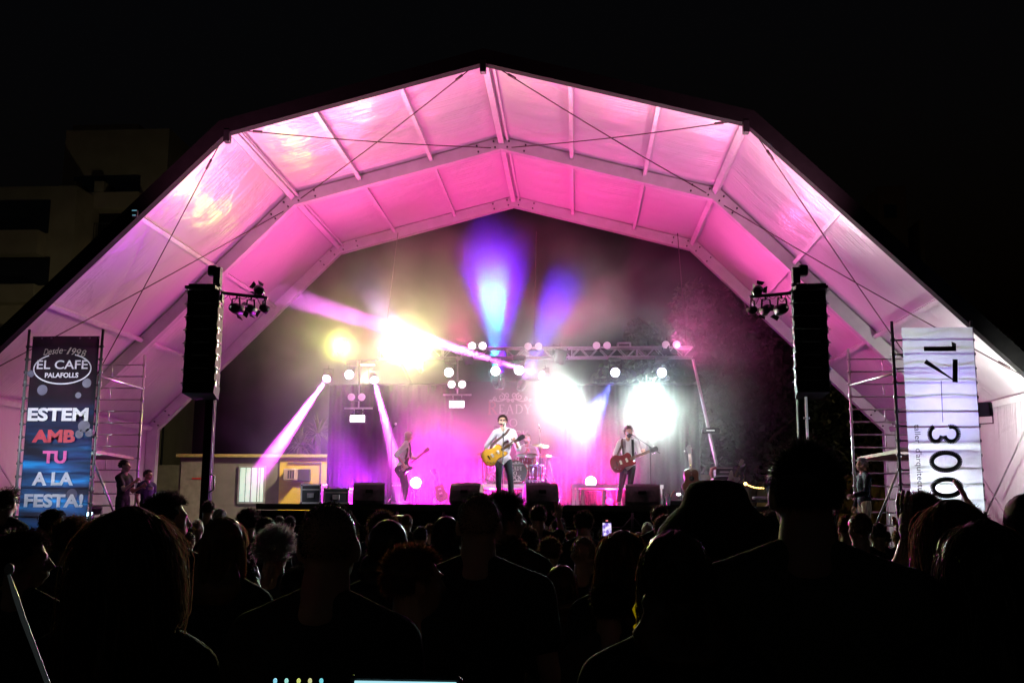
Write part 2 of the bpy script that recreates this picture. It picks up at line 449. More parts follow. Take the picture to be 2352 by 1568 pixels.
# ================================================================== SMOKE
def smoke_mat(name, dens, lo, hi, scale, aniso=.25):
    M = bpy.data.materials.new(name); M.use_nodes = True; n = M.node_tree.nodes; l = M.node_tree.links
    n.remove(n['Principled BSDF'])
    vs_ = n.new('ShaderNodeVolumeScatter'); vs_.inputs['Anisotropy'].default_value = aniso; vs_.inputs['Color'].default_value = (.92, .92, .92, 1)
    tc = n.new('ShaderNodeTexCoord'); mp = n.new('ShaderNodeMapping'); mp.inputs['Scale'].default_value = scale
    l.new(tc.outputs['Object'], mp.inputs[0])
    t = n.new('ShaderNodeTexNoise'); t.inputs['Scale'].default_value = 1; t.inputs['Detail'].default_value = 3; t.inputs['Distortion'].default_value = .6
    l.new(mp.outputs[0], t.inputs[0])
    r_ = n.new('ShaderNodeMapRange'); r_.inputs[1].default_value = lo; r_.inputs[2].default_value = hi; r_.inputs[3].default_value = .15*dens; r_.inputs[4].default_value = 2.0*dens
    l.new(t.outputs[0], r_.inputs[0])
    m2 = n.new('ShaderNodeMapping'); m2.inputs['Location'].default_value = (-(TX-.6)/8.6, -27.8/7.2, -4.5/7.2); m2.inputs['Scale'].default_value = (1/8.6, 1/7.2, 1/7.2)
    l.new(tc.outputs['Object'], m2.inputs[0])
    ln_ = n.new('ShaderNodeVectorMath'); ln_.operation = 'LENGTH'; l.new(m2.outputs[0], ln_.inputs[0])
    fo_ = n.new('ShaderNodeMapRange'); fo_.inputs[1].default_value = .6; fo_.inputs[2].default_value = 1; fo_.inputs[3].default_value = 1; fo_.inputs[4].default_value = 0; l.new(ln_.outputs['Value'], fo_.inputs[0])
    mu_ = n.new('ShaderNodeMath'); mu_.operation = 'MULTIPLY'; l.new(r_.outputs[0], mu_.inputs[0]); l.new(fo_.outputs[0], mu_.inputs[1]); l.new(mu_.outputs[0], vs_.inputs['Density'])
    l.new(vs_.outputs[0], n['Material Output'].inputs['Volume'])
    return M
SM = smoke_mat('stage smoke', .034, .41, .62, (.42, .3, .42))
sb = MB(); sb.box((TX+.2, 25.55, 5.6), (19.4, 8.9, 7.7)); so = sb.build('smoke', SM)
tag(so, kind='stuff')
sb = MB(); sb.box((TX+.2, 32.0, 6.3), (19.0, 3.9, 9.6)); tag(sb.build('smoke', SM), 'smoke drifting out behind the open rear end of the tent', 'smoke', kind='stuff')
tag(so, 'drifting stage smoke that fills the tent behind the band', 'smoke')

def puff(c, rad, dens, label, seed):
    M = bpy.data.materials.new('smoke puff'); M.use_nodes = True; n = M.node_tree.nodes; l = M.node_tree.links; n.remove(n['Principled BSDF'])
    vs_ = n.new('ShaderNodeVolumeScatter'); vs_.inputs['Anisotropy'].default_value = .2; vs_.inputs['Color'].default_value = (.95, .95, .95, 1)
    tc = n.new('ShaderNodeTexCoord'); t = n.new('ShaderNodeTexNoise'); t.inputs['Scale'].default_value = 1.6/rad; t.inputs['Detail'].default_value = 3; l.new(tc.outputs['Object'], t.inputs[0])
    ad = n.new('ShaderNodeVectorMath'); ad.operation = 'ADD'; sc2 = n.new('ShaderNodeVectorMath'); sc2.operation = 'SCALE'; sc2.inputs['Scale'].default_value = rad*.9
    sb2 = n.new('ShaderNodeVectorMath'); sb2.operation = 'SUBTRACT'; sb2.inputs[1].default_value = (.5, .5, .5); l.new(t.outputs['Color'], sb2.inputs[0]); l.new(sb2.outputs[0], sc2.inputs[0])
    l.new(tc.outputs['Object'], ad.inputs[0]); l.new(sc2.outputs[0], ad.inputs[1])
    L_ = n.new('ShaderNodeVectorMath'); L_.operation = 'LENGTH'; l.new(ad.outputs[0], L_.inputs[0])
    r_ = n.new('ShaderNodeMapRange'); r_.interpolation_type = 'SMOOTHSTEP'; r_.inputs[1].default_value = rad*.1; r_.inputs[2].default_value = rad*.9; r_.inputs[3].default_value = dens; r_.inputs[4].default_value = 0
    l.new(L_.outputs['Value'], r_.inputs[0]); l.new(r_.outputs[0], vs_.inputs['Density']); l.new(vs_.outputs[0], n['Material Output'].inputs['Volume'])
    b = MB(); b.ell((0, 0, 0), rad, n=20, m=12); o = b.build('smoke_puff', M); o.location = c; tag(o, label, 'smoke', kind='stuff')
puff(Wp(940, 800, 26.0), 1.5, .16, 'thick puff of smoke round the large white lamp upper left of the singer', 1)
puff(Wp(1293, 915, 26.1), 1.3, .15, 'thick puff of smoke round the white lamp right of the singer', 2)
puff(Wp(1495, 940, 26.1), 1.6, .15, 'thick puff of smoke round the white lamps above the right guitarist', 3)
puff(Wp(782, 797, 26.75), .8, .3, 'thin puff of smoke round the yellow lamp', 4)
puff(Wp(1010, 1060, 26.2), 2.2, .10, 'puff of magenta lit smoke behind the bassist', 5)

puff(Wp(1150, 1010, 26.6), 2.4, .07, 'rose lit smoke hanging before the band banner', 6)
puff(Wp(1130, 590, 31.0), 2.6, .12, 'smoke plume rising behind the tent lit violet and cyan', 8)
puff(Wp(1310, 640, 30.6), 2.0, .07, 'smoke plume lit blue right of the cyan beam', 9)
puff(Wp(1370, 1050, 26.2), 2.0, .09, 'crimson lit smoke behind the right guitarist', 7)

# ================================================================== STAGE LIGHTS
def disc_lamp(name, p, aim, r, label, cat, emat, group=None, yoke=True, parent=None):
    """round lamp: housing, yoke, glowing lens"""
    p = Vector(p); d = (Vector(aim)-p).normalized(); x, y, z = basis(d)
    t = parent or thing(name, p-d*r*1.5, label, cat, group)
    h = MB(); h.lathe(p-d*r*2.6, d, [(r*.3, 0), (r*.85, r*.15), (r*1.0, r*1.2), (r*1.12, r*2.3), (r*1.12, r*2.55), (r*1.02, r*2.56)], 18)
    h.build('housing', BLACK, t)
    if yoke:
        yk = MB()
        for s_ in (-1, 1): yk.bar(p-d*r*1.4+x*r*1.25*s_, p-d*r*1.4+x*r*1.25*s_+V(0, 0, r*1.9), r*.14)
        c = p-d*r*1.4; yk.bar(c+x*r*1.3+V(0, 0, r*1.9), c-x*r*1.3+V(0, 0, r*1.9), r*.14); yk.cyl(c+V(0, 0, r*1.9), c+V(0, 0, r*2.7), r*.12)
        yk.build('yoke', BLACK, t)
    if emat:
        l_ = MB(); l_.lathe(p-d*r*.15, d, [(0.001, .18*r), (r*.55, .14*r), (r*.98, 0)], 18); l_.build('lens', emat, t)
    return t, d
TY = 27.5                                         # truss
WH = glow('white lens', (1, 1, 1), 30)
def emat(nm, c, s): return glow('lens '+nm, c, s)

# big blinders that flare in the smoke
BL = [((782, 797), 27.0, (.75, 1, .12), 1000, 'yellow white flood lamp flaring above the left end of the truss', .13),
      ((945, 800), 26.5, (1, .97, .42), 2700, 'largest white flood lamp glaring upper left of the singer', .18),
      ((1293, 912), 26.6, (.70, 1, .84), 2300, 'white flood lamp glaring right of the singer', .17),
      ((1495, 915), 26.6, (.70, 1, .82), 2500, 'white flood lamp glaring above the right guitarist', .17),
      ((1497, 968), 26.8, (.72, 1, .86), 1500, 'lower white flood lamp glaring just above the right guitarist', .14)]
for (d, Y, c, pw, lab, r) in BL:
    p = Wp(*d, Y); t, dd = disc_lamp('flood_lamp', p, CAM+V(0, 0, 1), r, lab, 'lamp', emat(lab[:12], c, 60), 'flood lamps aimed at the crowd')
    spot('flood_light', p+dd*.15, p+dd*10, c, pw*1.1, 138 if d[0] < 800 else 116 if d[0] < 1000 else 110, 1, .12, t)
# small moving heads hanging below the truss
MH = [((802, 860), (.55, .45, 1), 60, 'small violet moving head hanging left of the drop bar'),
      ((1031, 855), (1, .92, 1), 60, 'small white moving head over the gap left of the singer'),
      ((1138, 852), (.35, 1, .95), 60, 'cyan moving head under the truss straight above the singer'),
      ((1192, 850), (1, 1, 1), 70, 'white moving head just right of the cyan one'),
      ((1413, 855), (.3, .45, 1), 60, 'blue moving head between the two right flood lamps'),
      ((1520, 855), (.5, .6, 1), 60, 'blue white moving head above the rightmost flood lamp')]
for (d, c, pw, lab) in MH:
    p = Wp(*d, 27.0); cw = tuple(.5+.5*k for k in c)
    t, dd = disc_lamp('moving_head', p, CAM+V(0, 0, .5), .12, lab, 'stage light', emat(lab[:14], cw, 12), 'moving heads under the truss')
    MB().bbox(p+V(0, .32, .36), (.34, .3, .16), .03).build('base', BLACK, t)
    if c[0] < .6: spot('halo', p+dd*.05, p+dd*5, c, pw*2.2, 150, 1, .08, t)
# beams
def beam(d0, Y0, tgt, c, pw, ang, lab, r=.11, lens=True, rad=.04, blend=.35):
    p = Wp(*d0, Y0); t, dd = disc_lamp('beam_light', p, tgt, r, lab, 'stage light', emat(lab[:16], tuple(.5+.5*k for k in c), 14) if lens else None, 'beam lights', yoke=True)
    spot('beam', p+dd*.12, tgt, c, pw*170, ang, blend, rad, t); return t, p, dd
beam((750, 870), 27.2, Wp(540, 1165, 21.5), (1, .09, 1), 9000, 5.4, 'magenta beam light slanting down to the lower left', blend=.7)
beam((860, 873), 27.2, Wp(903, 1040, 24.6), (1, .10, 1), 5200, 5.0, 'pink beam light pointing down at the bassist', blend=.5)
beam((1243, 861), 27.0, Wp(880, 748, 23.5), (1, .14, 1), 9500, 4.2, 'white beam light slanting up left across the singer', blend=.5)
beam((1138, 868), 27.3, Wp(1133, 655, 31.9), (.0, .95, .80), 800, 12, 'cyan beam light pointing straight up from the truss', lens=False, blend=.5)
beam((1150, 875), 27.6, Wp(1132, 540, 33), (.12, .0, 1), 620, 26, 'violet beam light pointing up behind the cyan beam', lens=False, blend=.8)
beam((1142, 875), 27.45, Wp(1130, 585, 33), (1, .0, .8), 75, 19, 'magenta beam light pointing up just behind the cyan beam', lens=False, blend=.8)
beam((1200, 880), 27.5, Wp(1318, 610, 33), (.08, .01, 1), 750, 17, 'blue beam light leaning up to the right', lens=False, blend=.8)
beam((960, 840), 27.5, Wp(800, 580, 33), (.35, .25, 1), 1400, 15, 'lavender beam light leaning up to the left', lens=False, blend=.8)
beam((1413, 866), 27.3, Wp(1330, 1010, 25.5), (.12, .15, 1), 220, 22, 'deep blue beam light leaning down to the left', lens=False, blend=.8)
# floor lamps behind the band
for d, Y, c, pw, lab, r in (((955, 1108), 25.6, (1, .04, .85), 420, 'magenta floor lamp standing behind the bassist', .13),
                            ((1357, 1106), 25.6, (1, .04, .85), 420, 'magenta floor lamp lying on the white table', .13)):
    p = Wp(*d, Y); t, dd = disc_lamp('floor_lamp', p, CAM+V(0, 0, 2), r, lab, 'lamp', emat(lab[:9]+lab[-9:], (1, .7, 1), 40), 'magenta floor lamps', yoke=False)
    point('floor_light', p+dd*.22, c, pw, .1, t)
    MB().bar(p+V(-.06, .1, -.1), V(p.x-.06, p.y+.1, SZ), .03).build('leg', DSTEEL, t); MB().bar(p+V(.06, .1, -.1), V(p.x+.06, p.y+.1, SZ), .03).build('leg', DSTEEL, t)
# wash lights on the stage floor behind the band, lighting smoke and drape
WASH = [((845, 1150), 27.4, (.55, .02, 1), 300, 'violet wash light on the floor at the left of the black drape'),
        ((1000, 1150), 27.4, (1, .0, .62), 620, 'pink wash light on the floor behind the bassist'),
        ((1130, 1150), 27.4, (1, .01, .34), 520, 'rose wash light on the floor left of the drums'),
        ((1270, 1150), 27.4, (1, .01, .24), 480, 'red wash light on the floor right of the drums'),
        ((1400, 1150), 27.4, (1, .01, .28), 420, 'crimson wash light on the floor behind the right guitarist')]
for d, Y, c, pw, lab in WASH:
    p = Wp(d[0], d[1], Y); p.z = SZ+.12
    t, dd = disc_lamp('wash_light', p, p+V(0, -1, .35), .1, lab, 'lamp', emat(lab[:7]+lab[-7:], c, 5), 'floor wash lights', yoke=False)
    spot('wash', p+dd*.1, p+V(0, -1, .36), c, pw*10, 85, 1, .1, t)
# pink floods lighting the tent roof (on top of the truss, aimed up and forward)
FL = [(-5.0, 26.75, 5.75), (-3.0, 26.75, 5.75), (-.4, 26.75, 5.75), (2.6, 26.75, 5.75)]
for i, (x, y, z) in enumerate(FL):
    c = (1, .10, .42) if i in (0, 3) else (1, .035, .28)
    lab = ['pink roof flood at the far left end of the truss', 'pink roof flood left of the truss centre', 'pink roof flood right of the truss centre', 'pink roof flood at the right end of the truss'][i]
    p = V(x, y+.6, z+.2); tgt = V(TX+(x-TX)*2.2, 22.5, 9) if i in (0, 3) else V(TX+(x-TX)*1.6, 27.1, 10)
    t, dd = disc_lamp('roof_flood', p, tgt, .16, lab, 'stage light', None, 'pink roof floods', yoke=True)
    spot('roof_wash', p+dd*.1, tgt, c, 1150 if i in (0, 3) else 900, 150 if i in (0, 3) else 165, 1, .15, t, vol=1)

# truss -----------------------------------------------------------
tl, trr = Wp(640, 813, TY+.3), Wp(1590, 812, TY+.3)
tz0, tz1 = Wp(1400, 824, TY).z, Wp(1400, 797, TY).z
tr = thing('lighting_truss', (0, TY, tz0), 'long aluminium lighting truss spanning above the band', 'truss')
xa, xb = Wp(868, 813, TY).x, Wp(1590, 812, TY).x
b = MB(); r_ = .028
for yy in (TY-.15, TY+.15):
    for zz in (tz0+.03, tz1-.03): b.cyl((xa, yy, zz), (xb, yy, zz), r_, n=8)
b.build('chord', ALU, tr)
b = MB(); n_ = 34
for i in range(n_):
    x0 = xa+(xb-xa)*i/n_; x1 = xa+(xb-xa)*(i+1)/n_
    for yy in (TY-.15, TY+.15):
        z0, z1 = (tz0+.03, tz1-.03) if i % 2 else (tz1-.03, tz0+.03)
        b.cyl((x0, yy, z0), (x1, yy, z1), .012, n=6)
    if i % 7 == 0:
        for yy in (TY-.15, TY+.15): b.cyl((x0+.03, yy, tz0), (x0+.03, yy, tz1), .016, n=6)
    b.cyl((x0, TY-.15, tz1-.03), (x1, TY+.15, tz1-.03), .01, n=6)
b.build('brace', ALU, tr)
for xx in (xa+.15, (xa+xb)/2, xb-.15):
    MB().cyl((xx, TY, tz1), (xx, TY+1.8, 9.8), .012, n=6).build('hanging_cable', CAB, tr)
# pairs of audience lamps on and under the truss
prs = [((1097, 795), 1, 2.6, 'lit pair of round lamps on the truss above the singer'), ((1225, 796), 1, .45, 'dim pair of round lamps on the truss right of the cyan beam'),
       ((1382, 794), 1, .5, 'dim pair of round lamps on the truss left of the small box'), ((1541, 792), 1, .55, 'dim pair of round lamps near the right end of the truss'),
       ((1050, 883), 0, 2.2, 'lit pair of round lamps on the hanging bar right of the bassist'), ((820, 912), 0, .4, 'dim pinkish pair of round lamps on the left hanging bar')]
for (dx, dy), up, s_, lab in prs:
    c = Wp(dx, dy, TY-.15); t = thing('twin_lamp', c, lab, 'lamp', 'pairs of round audience lamps')
    MB().bbox(c+V(0, .16, 0), (.30, .16, .18), .02).build('housing', BLACK, t)
    for sx in (-1, 1):
        b = MB(); b.lathe(c+V(sx*.143, .06, 0), (0, -1, 0), [(.06, 0), (.085, .03), (.105, .12), (.11, .13)], 16); b.build('reflector', DSTEEL, t)
        b = MB(); b.lathe(c+V(sx*.143, -.065, 0), (0, -1, 0), [(.001, .02), (.06, .016), (.104, 0)], 18)
        b.build('lens', glow('twin lens %.2f' % s_, (1, .72, .8) if s_ < 1 else (1, .96, 1), s_*.45 if s_ < 1 else s_), t)  # unlit pairs get a weak glow added to their lenses
    if up: MB().bar(c+V(0, .16, -.09), V(c.x, c.y+.16, tz1-.03), .03).build('clamp', DSTEEL, t)
sbx = Wp(1433, 794, TY); t = thing('control_box', sbx, 'small grey electrical box sitting on the truss', 'box')
MB().bbox(sbx, (.38, .3, .16), .015).build('case', STEEL, t); MB().box(sbx+V(0, -.155, 0), (.28, .01, .06)).build('faceplate', DSTEEL, t)
# drop poles with white strobe panels
for (xt, xb_, yb, sy, sw, lab) in ((821, 821, 936, 961, 33, 'left'), (1049, 1049, 905, 928, 33, 'right')):
    top = Wp(xt, 826, TY-.15); bot = Wp(xb_, yb, TY-.15)
    t = thing('strobe_panel', Wp(xb_, sy, TY-.15), 'white glowing strobe panel hanging on a pole %s' % ('left of the bassist' if lab == 'left' else 'between the bassist and the singer'), 'light panel', 'hanging strobe panels')
    b = MB(); b.cyl((bot.x, TY-.0, top.z), (bot.x, TY-.0, bot.z), .022); b.build('pole', ALU, t)
    b = MB(); b.box((bot.x, TY, bot.z), (.78, .05, .045)); b.build('crossbar', ALU, t)
    c = Wp(xb_, sy, TY-.1); MB().bbox(c+V(0, .07, .0), (.44, .1, .24), .01).build('housing', BLACK, t)
    MB().box(c, (.40, .02, .175)).build('panel', glow('strobe', (1, .97, 1), 4), t)
    for k in (-1, 1): MB().bar((bot.x+k*.12, TY, bot.z), (bot.x+k*.12, TY, c.z+.11), .02).build('bracket', ALU, t)
    for k in range(3): MB().bbox((bot.x+(k-1)*.14, TY-.05, bot.z-.1), (.06, .06, .05), .01).build('clamp', BLACK, t)
# leaning truss leg at the right end
t = thing('support_pole', Wp(1645, 1075, 27), 'thin pale slanting pole under the right end of the truss', 'pole')
p0, p1 = Wp(1592, 826, 27.3), Wp(1630, 984, 25.6); p2, p3 = Wp(1633, 996, 25.4), Wp(1646, 1068, 24.6)
MB().cyl(p0, p3, .04, n=10).build('pole', ALU, t)
MB().bbox(Wp(1632, 989, 25.3), (.42, .2, .13), .02).build('clamp_box', BLACK, t); MB().box(Wp(1632, 988, 25.18), (.2, .01, .03)).build('nameplate', glow('plate with added glow', (.8, .9, .8), .35), t)  # the plate is no lamp, its brightness is added emission

# ================================================================== BACKDROPS
DY = 28.6
xl, xr = Wp(750, 1100, DY).x, Wp(1608, 1100, DY).x; zt = Wp(1200, 884, DY).z
t = thing('stage_drape', ((xl+xr)/2, DY, SZ), 'wide black pleated drape hanging behind the band', 'curtain')
n = 300; vs = []
for z in (SZ-.6, zt):
    for i in range(n+1):
        x = xl+(xr-xl)*i/n; vs.append(V(x, DY+.06*math.sin(i*.8)+.03*math.sin(i*.31), z))
b = MB(); b.add(vs, [(i, i+1, n+2+i, n+1+i) for i in range(n)], 0, True)
b.build('cloth', mat('drape cloth', (.0015, .0015, .0016), .95, 0, .3, 3, .4, 10, spec=0), t)
b = MB(); b.cyl((xl, DY, zt+.02), (xr, DY, zt+.02), .025)
for i in range(6): x = xl+(xr-xl)*i/5; b.cyl((x, DY+.12, 0), (x, DY+.12, zt+.02), .03)
b.build('frame', DSTEEL, t)
# band banner
BY = 27.9
A, Bq = Wp(1043, 876, BY), Wp(1297, 1052, BY)
bn = thing('band_banner', ((A.x+Bq.x)/2, BY, Bq.z), 'large black band banner hanging behind the drummer', 'banner')
n, mm = 40, 24; vs = []
for j in range(mm+1):
    for i in range(n+1):
        u, v = i/n, j/mm; vs.append(V(A.x+(Bq.x-A.x)*u, BY+.02*math.sin(u*21+v*3)*(1-v), Bq.z+(A.z-Bq.z)*v))
b = MB(); b.add(vs, [(j*(n+1)+i, j*(n+1)+i+1, (j+1)*(n+1)+i+1, (j+1)*(n+1)+i) for j in range(mm) for i in range(n)], 0, True)
b.build('sheet', mat('banner black', (.03, .022, .026), .75, 0, .2, 4, .2, 6), bn)
LET = mat('banner lettering', (.24, .2, .22), .6); LRED = mat('red lettering', (.16, .012, .015), .6)
def serif_row(mb, word, x0, x1, y0, y1, crop, Y, off=.03, stroke=None):
    """roman capitals with serifs built from bars and arcs"""
    adv = {'I': .4, 'E': .8, 'A': 1.0, 'D': 1.0, 'Y': .95, 'O': 1.05, 'C': .95, 'K': 1.0, 'T': .9, 'R': .95}
    tot = sum(adv[c] for c in word)
    TL = Wp(*crop(x0, y0), Y); BR = Wp(*crop(x1, y1), Y); H = TL.z-BR.z; Wd = BR.x-TL.x; cx = TL.x
    for c in word:
        wd = adv[c]/tot*Wd; s = wd*.84; th = H*.13; tn = H*.055
        def q(a, b_): return V(cx+a*s, Y-off, BR.z+b_*H)
        def st_(a, b_, c_, d_, t_=th): mb.bar(q(a, b_), q(c_, d_), t_, .006, hint=(0, 1, 0)) if False else mb.add(_strip(q(a, b_), q(c_, d_), t_), [(0, 1, 2, 3)])
        def arc(ca, cb, ra, rb, a0, a1, t_):
            N = 14; P = [q(ca+ra*math.cos(a0+(a1-a0)*k/N), cb+rb*math.sin(a0+(a1-a0)*k/N)) for k in range(N+1)]
            for k in range(N):
                f = abs(math.cos(a0+(a1-a0)*(k+.5)/N)); mb.add(_strip(P[k], P[k+1], tn+(t_-tn)*f), [(0, 1, 2, 3)])
        if c == 'E':
            st_(.2, 0, .2, 1); st_(.02, .03, .85, .03, tn); st_(.02, .97, .82, .97, tn); st_(.2, .52, .62, .52, tn); st_(.85, 0, .85, .2, tn); st_(.82, 1, .82, .8, tn)
        if c == 'A': st_(.12, 0, .5, 1, tn); st_(.5, 1, .88, 0); st_(.26, .36, .72, .36, tn); st_(0, .02, .26, .02, tn); st_(.7, .02, 1.02, .02, tn)
        if c == 'D': st_(.2, 0, .2, 1); st_(.02, .03, .5, .03, tn); st_(.02, .97, .5, .97, tn); arc(.4, .5, .55, .47, -PI/2, PI/2, th)
        if c == 'Y': st_(.08, 1, .5, .45); st_(.92, 1, .5, .45, tn); st_(.5, 0, .5, .48); st_(-.05, .98, .28, .98, tn); st_(.74, .98, 1.05, .98, tn); st_(.32, .02, .7, .02, tn)
        if c == 'O': arc(.5, .5, .47, .49, 0, 2*PI, th)
        if c == 'C': arc(.55, .5, .5, .49, .6, 2*PI-.6, th); st_(.93, .68, .93, .98, tn)
        if c == 'K': st_(.2, 0, .2, 1); st_(.25, .45, .82, .97, tn); st_(.4, .6, .88, .03); st_(0, .02, .4, .02, tn); st_(0, .98, .4, .98, tn); st_(.68, .98, .98, .98, tn); st_(.7, .02, 1.05, .02, tn)
        if c == 'T': st_(.5, 0, .5, 1); st_(.02, .97, .98, .97, tn); st_(.02, 1, .02, .78, tn); st_(.98, 1, .98, .78, tn); st_(.3, .02, .7, .02, tn)
        if c == 'R': st_(.2, 0, .2, 1); st_(.02, .97, .45, .97, tn); st_(.2, .5, .45, .5, tn); arc(.42, .735, .38, .235, -PI/2, PI/2, th); st_(.45, .5, .92, .03); st_(0, .02, .42, .02, tn); st_(.78, .02, 1.05, .02, tn)
        cx += wd
def _strip(p, q, t):
    d = (q-p); nn = V(-d.z, 0, d.x)
    if nn.length < 1e-9: nn = V(1, 0, 0)
    nn = nn.normalized()*t/2; return [p+nn, p-nn, q-nn, q+nn]
def flourish(mb, cx, cy, s, Y, crop, off, th):
    C = Wp(*crop(cx, cy), Y)
    k = .003024*s*(Y/21.4)
    def curl(ox, oy, a0, turns, r0, sg):
        P = []
        for i in range(22):
            u = i/21; a = a0+sg*turns*2*PI*u; r = r0*(1-u*.8); P.append(C+V((ox+r*math.cos(a))*k, -off, (oy+r*math.sin(a))*k))
        for i in range(21): mb.add(_strip(P[i], P[i+1], th*(1.2-.5*i/21)), [(0, 1, 2, 3)])
    for sg in (-1, 1):
        curl(sg*62, 8, PI*.5, 1.4, 26, sg); curl(sg*105, -8, PI*.5, 1.2, 16, -sg); curl(sg*28, 20, -PI*.5, 1.2, 18, -sg); curl(sg*138, -18, PI*.2, 1.1, 12, sg); curl(sg*18, -18, PI*.5, 1.2, 12, sg)
        P = [C+V(sg*a*k, -off, b_*k) for a, b_ in ((0, -14), (30, -6), (60, -20), (90, -24), (120, -10))]
        for i in range(4): mb.add(_strip(P[i], P[i+1], th), [(0, 1, 2, 3)])
for a_ in (('EADY', 690, 925, 640, 705), ('O', 764, 826, 740, 795), ('OCK', 745, 905, 822, 880)): b = MB(); serif_row(b, *a_, c3, BY); b.build('lettering', LET, bn)
b = MB(); flourish(b, 770, 595, 1, BY, c3, .03, .03); b.build('emblem', LET, bn)
for a_ in (('R', 612, 690, 620, 710), ('T', 690, 755, 725, 800), ('R', 665, 740, 805, 885)): b = MB(); serif_row(b, *a_, c3, BY); b.build('initial_letter', LRED, bn)

# ================================================================== PA LINE ARRAYS, MASTS, SPOT BARS
FRONT = []
def pa(sx):
    Y = 18.0; side = 'left' if sx < 0 else 'right'
    if sx < 0: x0, x1, ytop, ybot, mx0, mx1, bar_end = 431, 509, 671, 911, 470, 488, 614
    else: x0, x1, ytop, ybot, mx0, mx1, bar_end = 1820, 1896, 671, 909, 1836, 1853, 1722
    mt = thing('lift_tower', Wp((mx0+mx1)/2, 1160, Y+.35), 'black lifting mast behind the %s hanging speaker column' % side, 'mast')
    mt.location.z = 0; ORG[mt.name] = Vector(mt.location)
    cx = Wp((mx0+mx1)/2, 1030, Y+.35).x; w_ = .15
    topz = Wp(mx0, 616, Y+.35).z; shift = .0
    b = MB(); b.box((cx, Y+.35, Wp(500, 900, Y).z/2), (w_, .18, Wp(500, 900, Y).z)); b.build('mast', BLKM, mt)
    b = MB(); b.box((cx+.01*(-sx), Y+.33, (Wp(500, 890, Y).z+topz)/2), (w_*.86, .14, topz-Wp(500, 890, Y).z)); b.build('inner_mast', BLACK, mt)
    b = MB(); b.cyl((cx+.09*(-sx), Y+.28, .3), (cx+.09*(-sx), Y+.28, Wp(500, 885, Y).z+.2), .012, n=6)
    b.build('side_rail', STEEL, mt)
    for a in range(4):
        d = V(math.cos(PI/4+a*PI/2), math.sin(PI/4+a*PI/2), 0)
        MB().bar(V(cx, Y+.35, .12), V(cx, Y+.35, .08)+d*1.1, .07).build('leg', DSTEEL, mt)
    b = MB(); hz = Wp(500, 1108, Y).z; b.tube([V(cx-sx*.1, Y+.2, hz-.17), V(cx-sx*.19, Y+.2, hz-.12), V(cx-sx*.19, Y+.2, hz+.12), V(cx-sx*.1, Y+.2, hz+.17)], .018, 8); b.build('handle', STEEL, mt)
    top = Wp((x0+x1)/2, ytop, Y)
    la = thing('line_array', top, 'tall %s column of stacked black loudspeakers hanging beside the stage' % side, 'loudspeaker', 'hanging speaker columns')
    tz, bz = top.z, Wp(x0, ybot, Y).z; n = 8; h = (tz-bz)/n; wd = (x1-x0)/2333.6*Y*.96; ang = 0; z = tz; y = Y
    cxa = Wp((x0+x1)/2, (ytop+ybot)/2, Y).x
    for i in range(n):
        ang = math.radians([0, 0, .5, 1.5, 3, 5, 7.5, 10.5][i])
        cc = V(cxa, y, z-h/2)
        ax = (V(1, 0, 0), V(0, math.cos(ang), -math.sin(ang)), V(0, math.sin(ang), math.cos(ang)))
        b = MB()
        o = [(-wd/2, -.2), (wd/2, -.2), (wd/2*.8, .25), (-wd/2*.8, .25)]
        b.prism([(p, q) for p, q in o], cc, ax, h*.955, 0)
        cb = b.build('cabinet', BLKM, la)
        g_ = MB(); g_.box(cc-ax[1]*.205, (wd*.94, .012, h*.86), ax); g_.build('grille', mat('speaker grille', (.009, .009, .01), .9, .0, .3, 60), cb)
        k_ = MB(); k_.box(cc-ax[1]*.214+ax[2]*(h*.455), (wd*.55, .006, .006), ax); k_.build('trim', mat('pale edge strip', (.5, .5, .48), .5, .5), cb)  # thin pale strip along the top front edge of each cabinet
        l_ = MB()
        for s2 in (-1, 1):
            l_.box(cc+V(s2*(wd/2+.012), -.17, 0)+ax[2]*(h*.42), (.02, .05, .12), ax); l_.cyl(cc+V(s2*wd/2, -.17, 0)+ax[2]*(h*.47), cc+V(s2*(wd/2+.06), -.17, 0)+ax[2]*(h*.47), .012, n=8)
        l_.build('rigging', STEEL, cb)
        z -= h*math.cos(ang); y += 0
    # fly frame
    b = MB(); b.box(top+V(0, 0, .05), (wd*.98, .5, .05)); b.bar(top+V(-.3*1, 0, .13), top+V(.3, 0, .13), .05); b.build('fly_frame', BLACK, la)
    b = MB(); b.bar(top+V(sx*(-.0), 0, .1), V(cx, Y+.2, top.z+.16), .09); b.build('shackle', STEEL, la)
    # spot bar
    s0 = Wp(505 if sx < 0 else 1826, 672, Y-.05); s1 = Wp(bar_end, 684 if sx < 0 else 682, Y-.05)
    br = thing('light_bar', s0, 'black bar reaching inward from the %s speaker mast with spotlights on it' % side, 'bar')
    MB().cyl(s0, s1, .03, n=10).build('tube', BLACK, br)
    b = MB()
    for k in range(5):
        pts = []
        for i in range(9):
            u = (k+i/8)/5; q = s0.lerp(s1, u); pts.append(q+V(0, -.03, -.02-.09*math.sin(PI*i/8)*(1+.5*math.sin(k*2))))
        b.tube(pts, .006, 5)
    b.build('cable', BLACK, br)
    b = MB(); b.box(s0+V(sx*.1, .1, .0), (.28, .1, .1)); b.box(s0+V(0, .0, -.1), (.14, .1, .16)); b.build('bracket', BLACK, br)
    # spotlights: par cans with barn doors
    def ang_of(v): return v
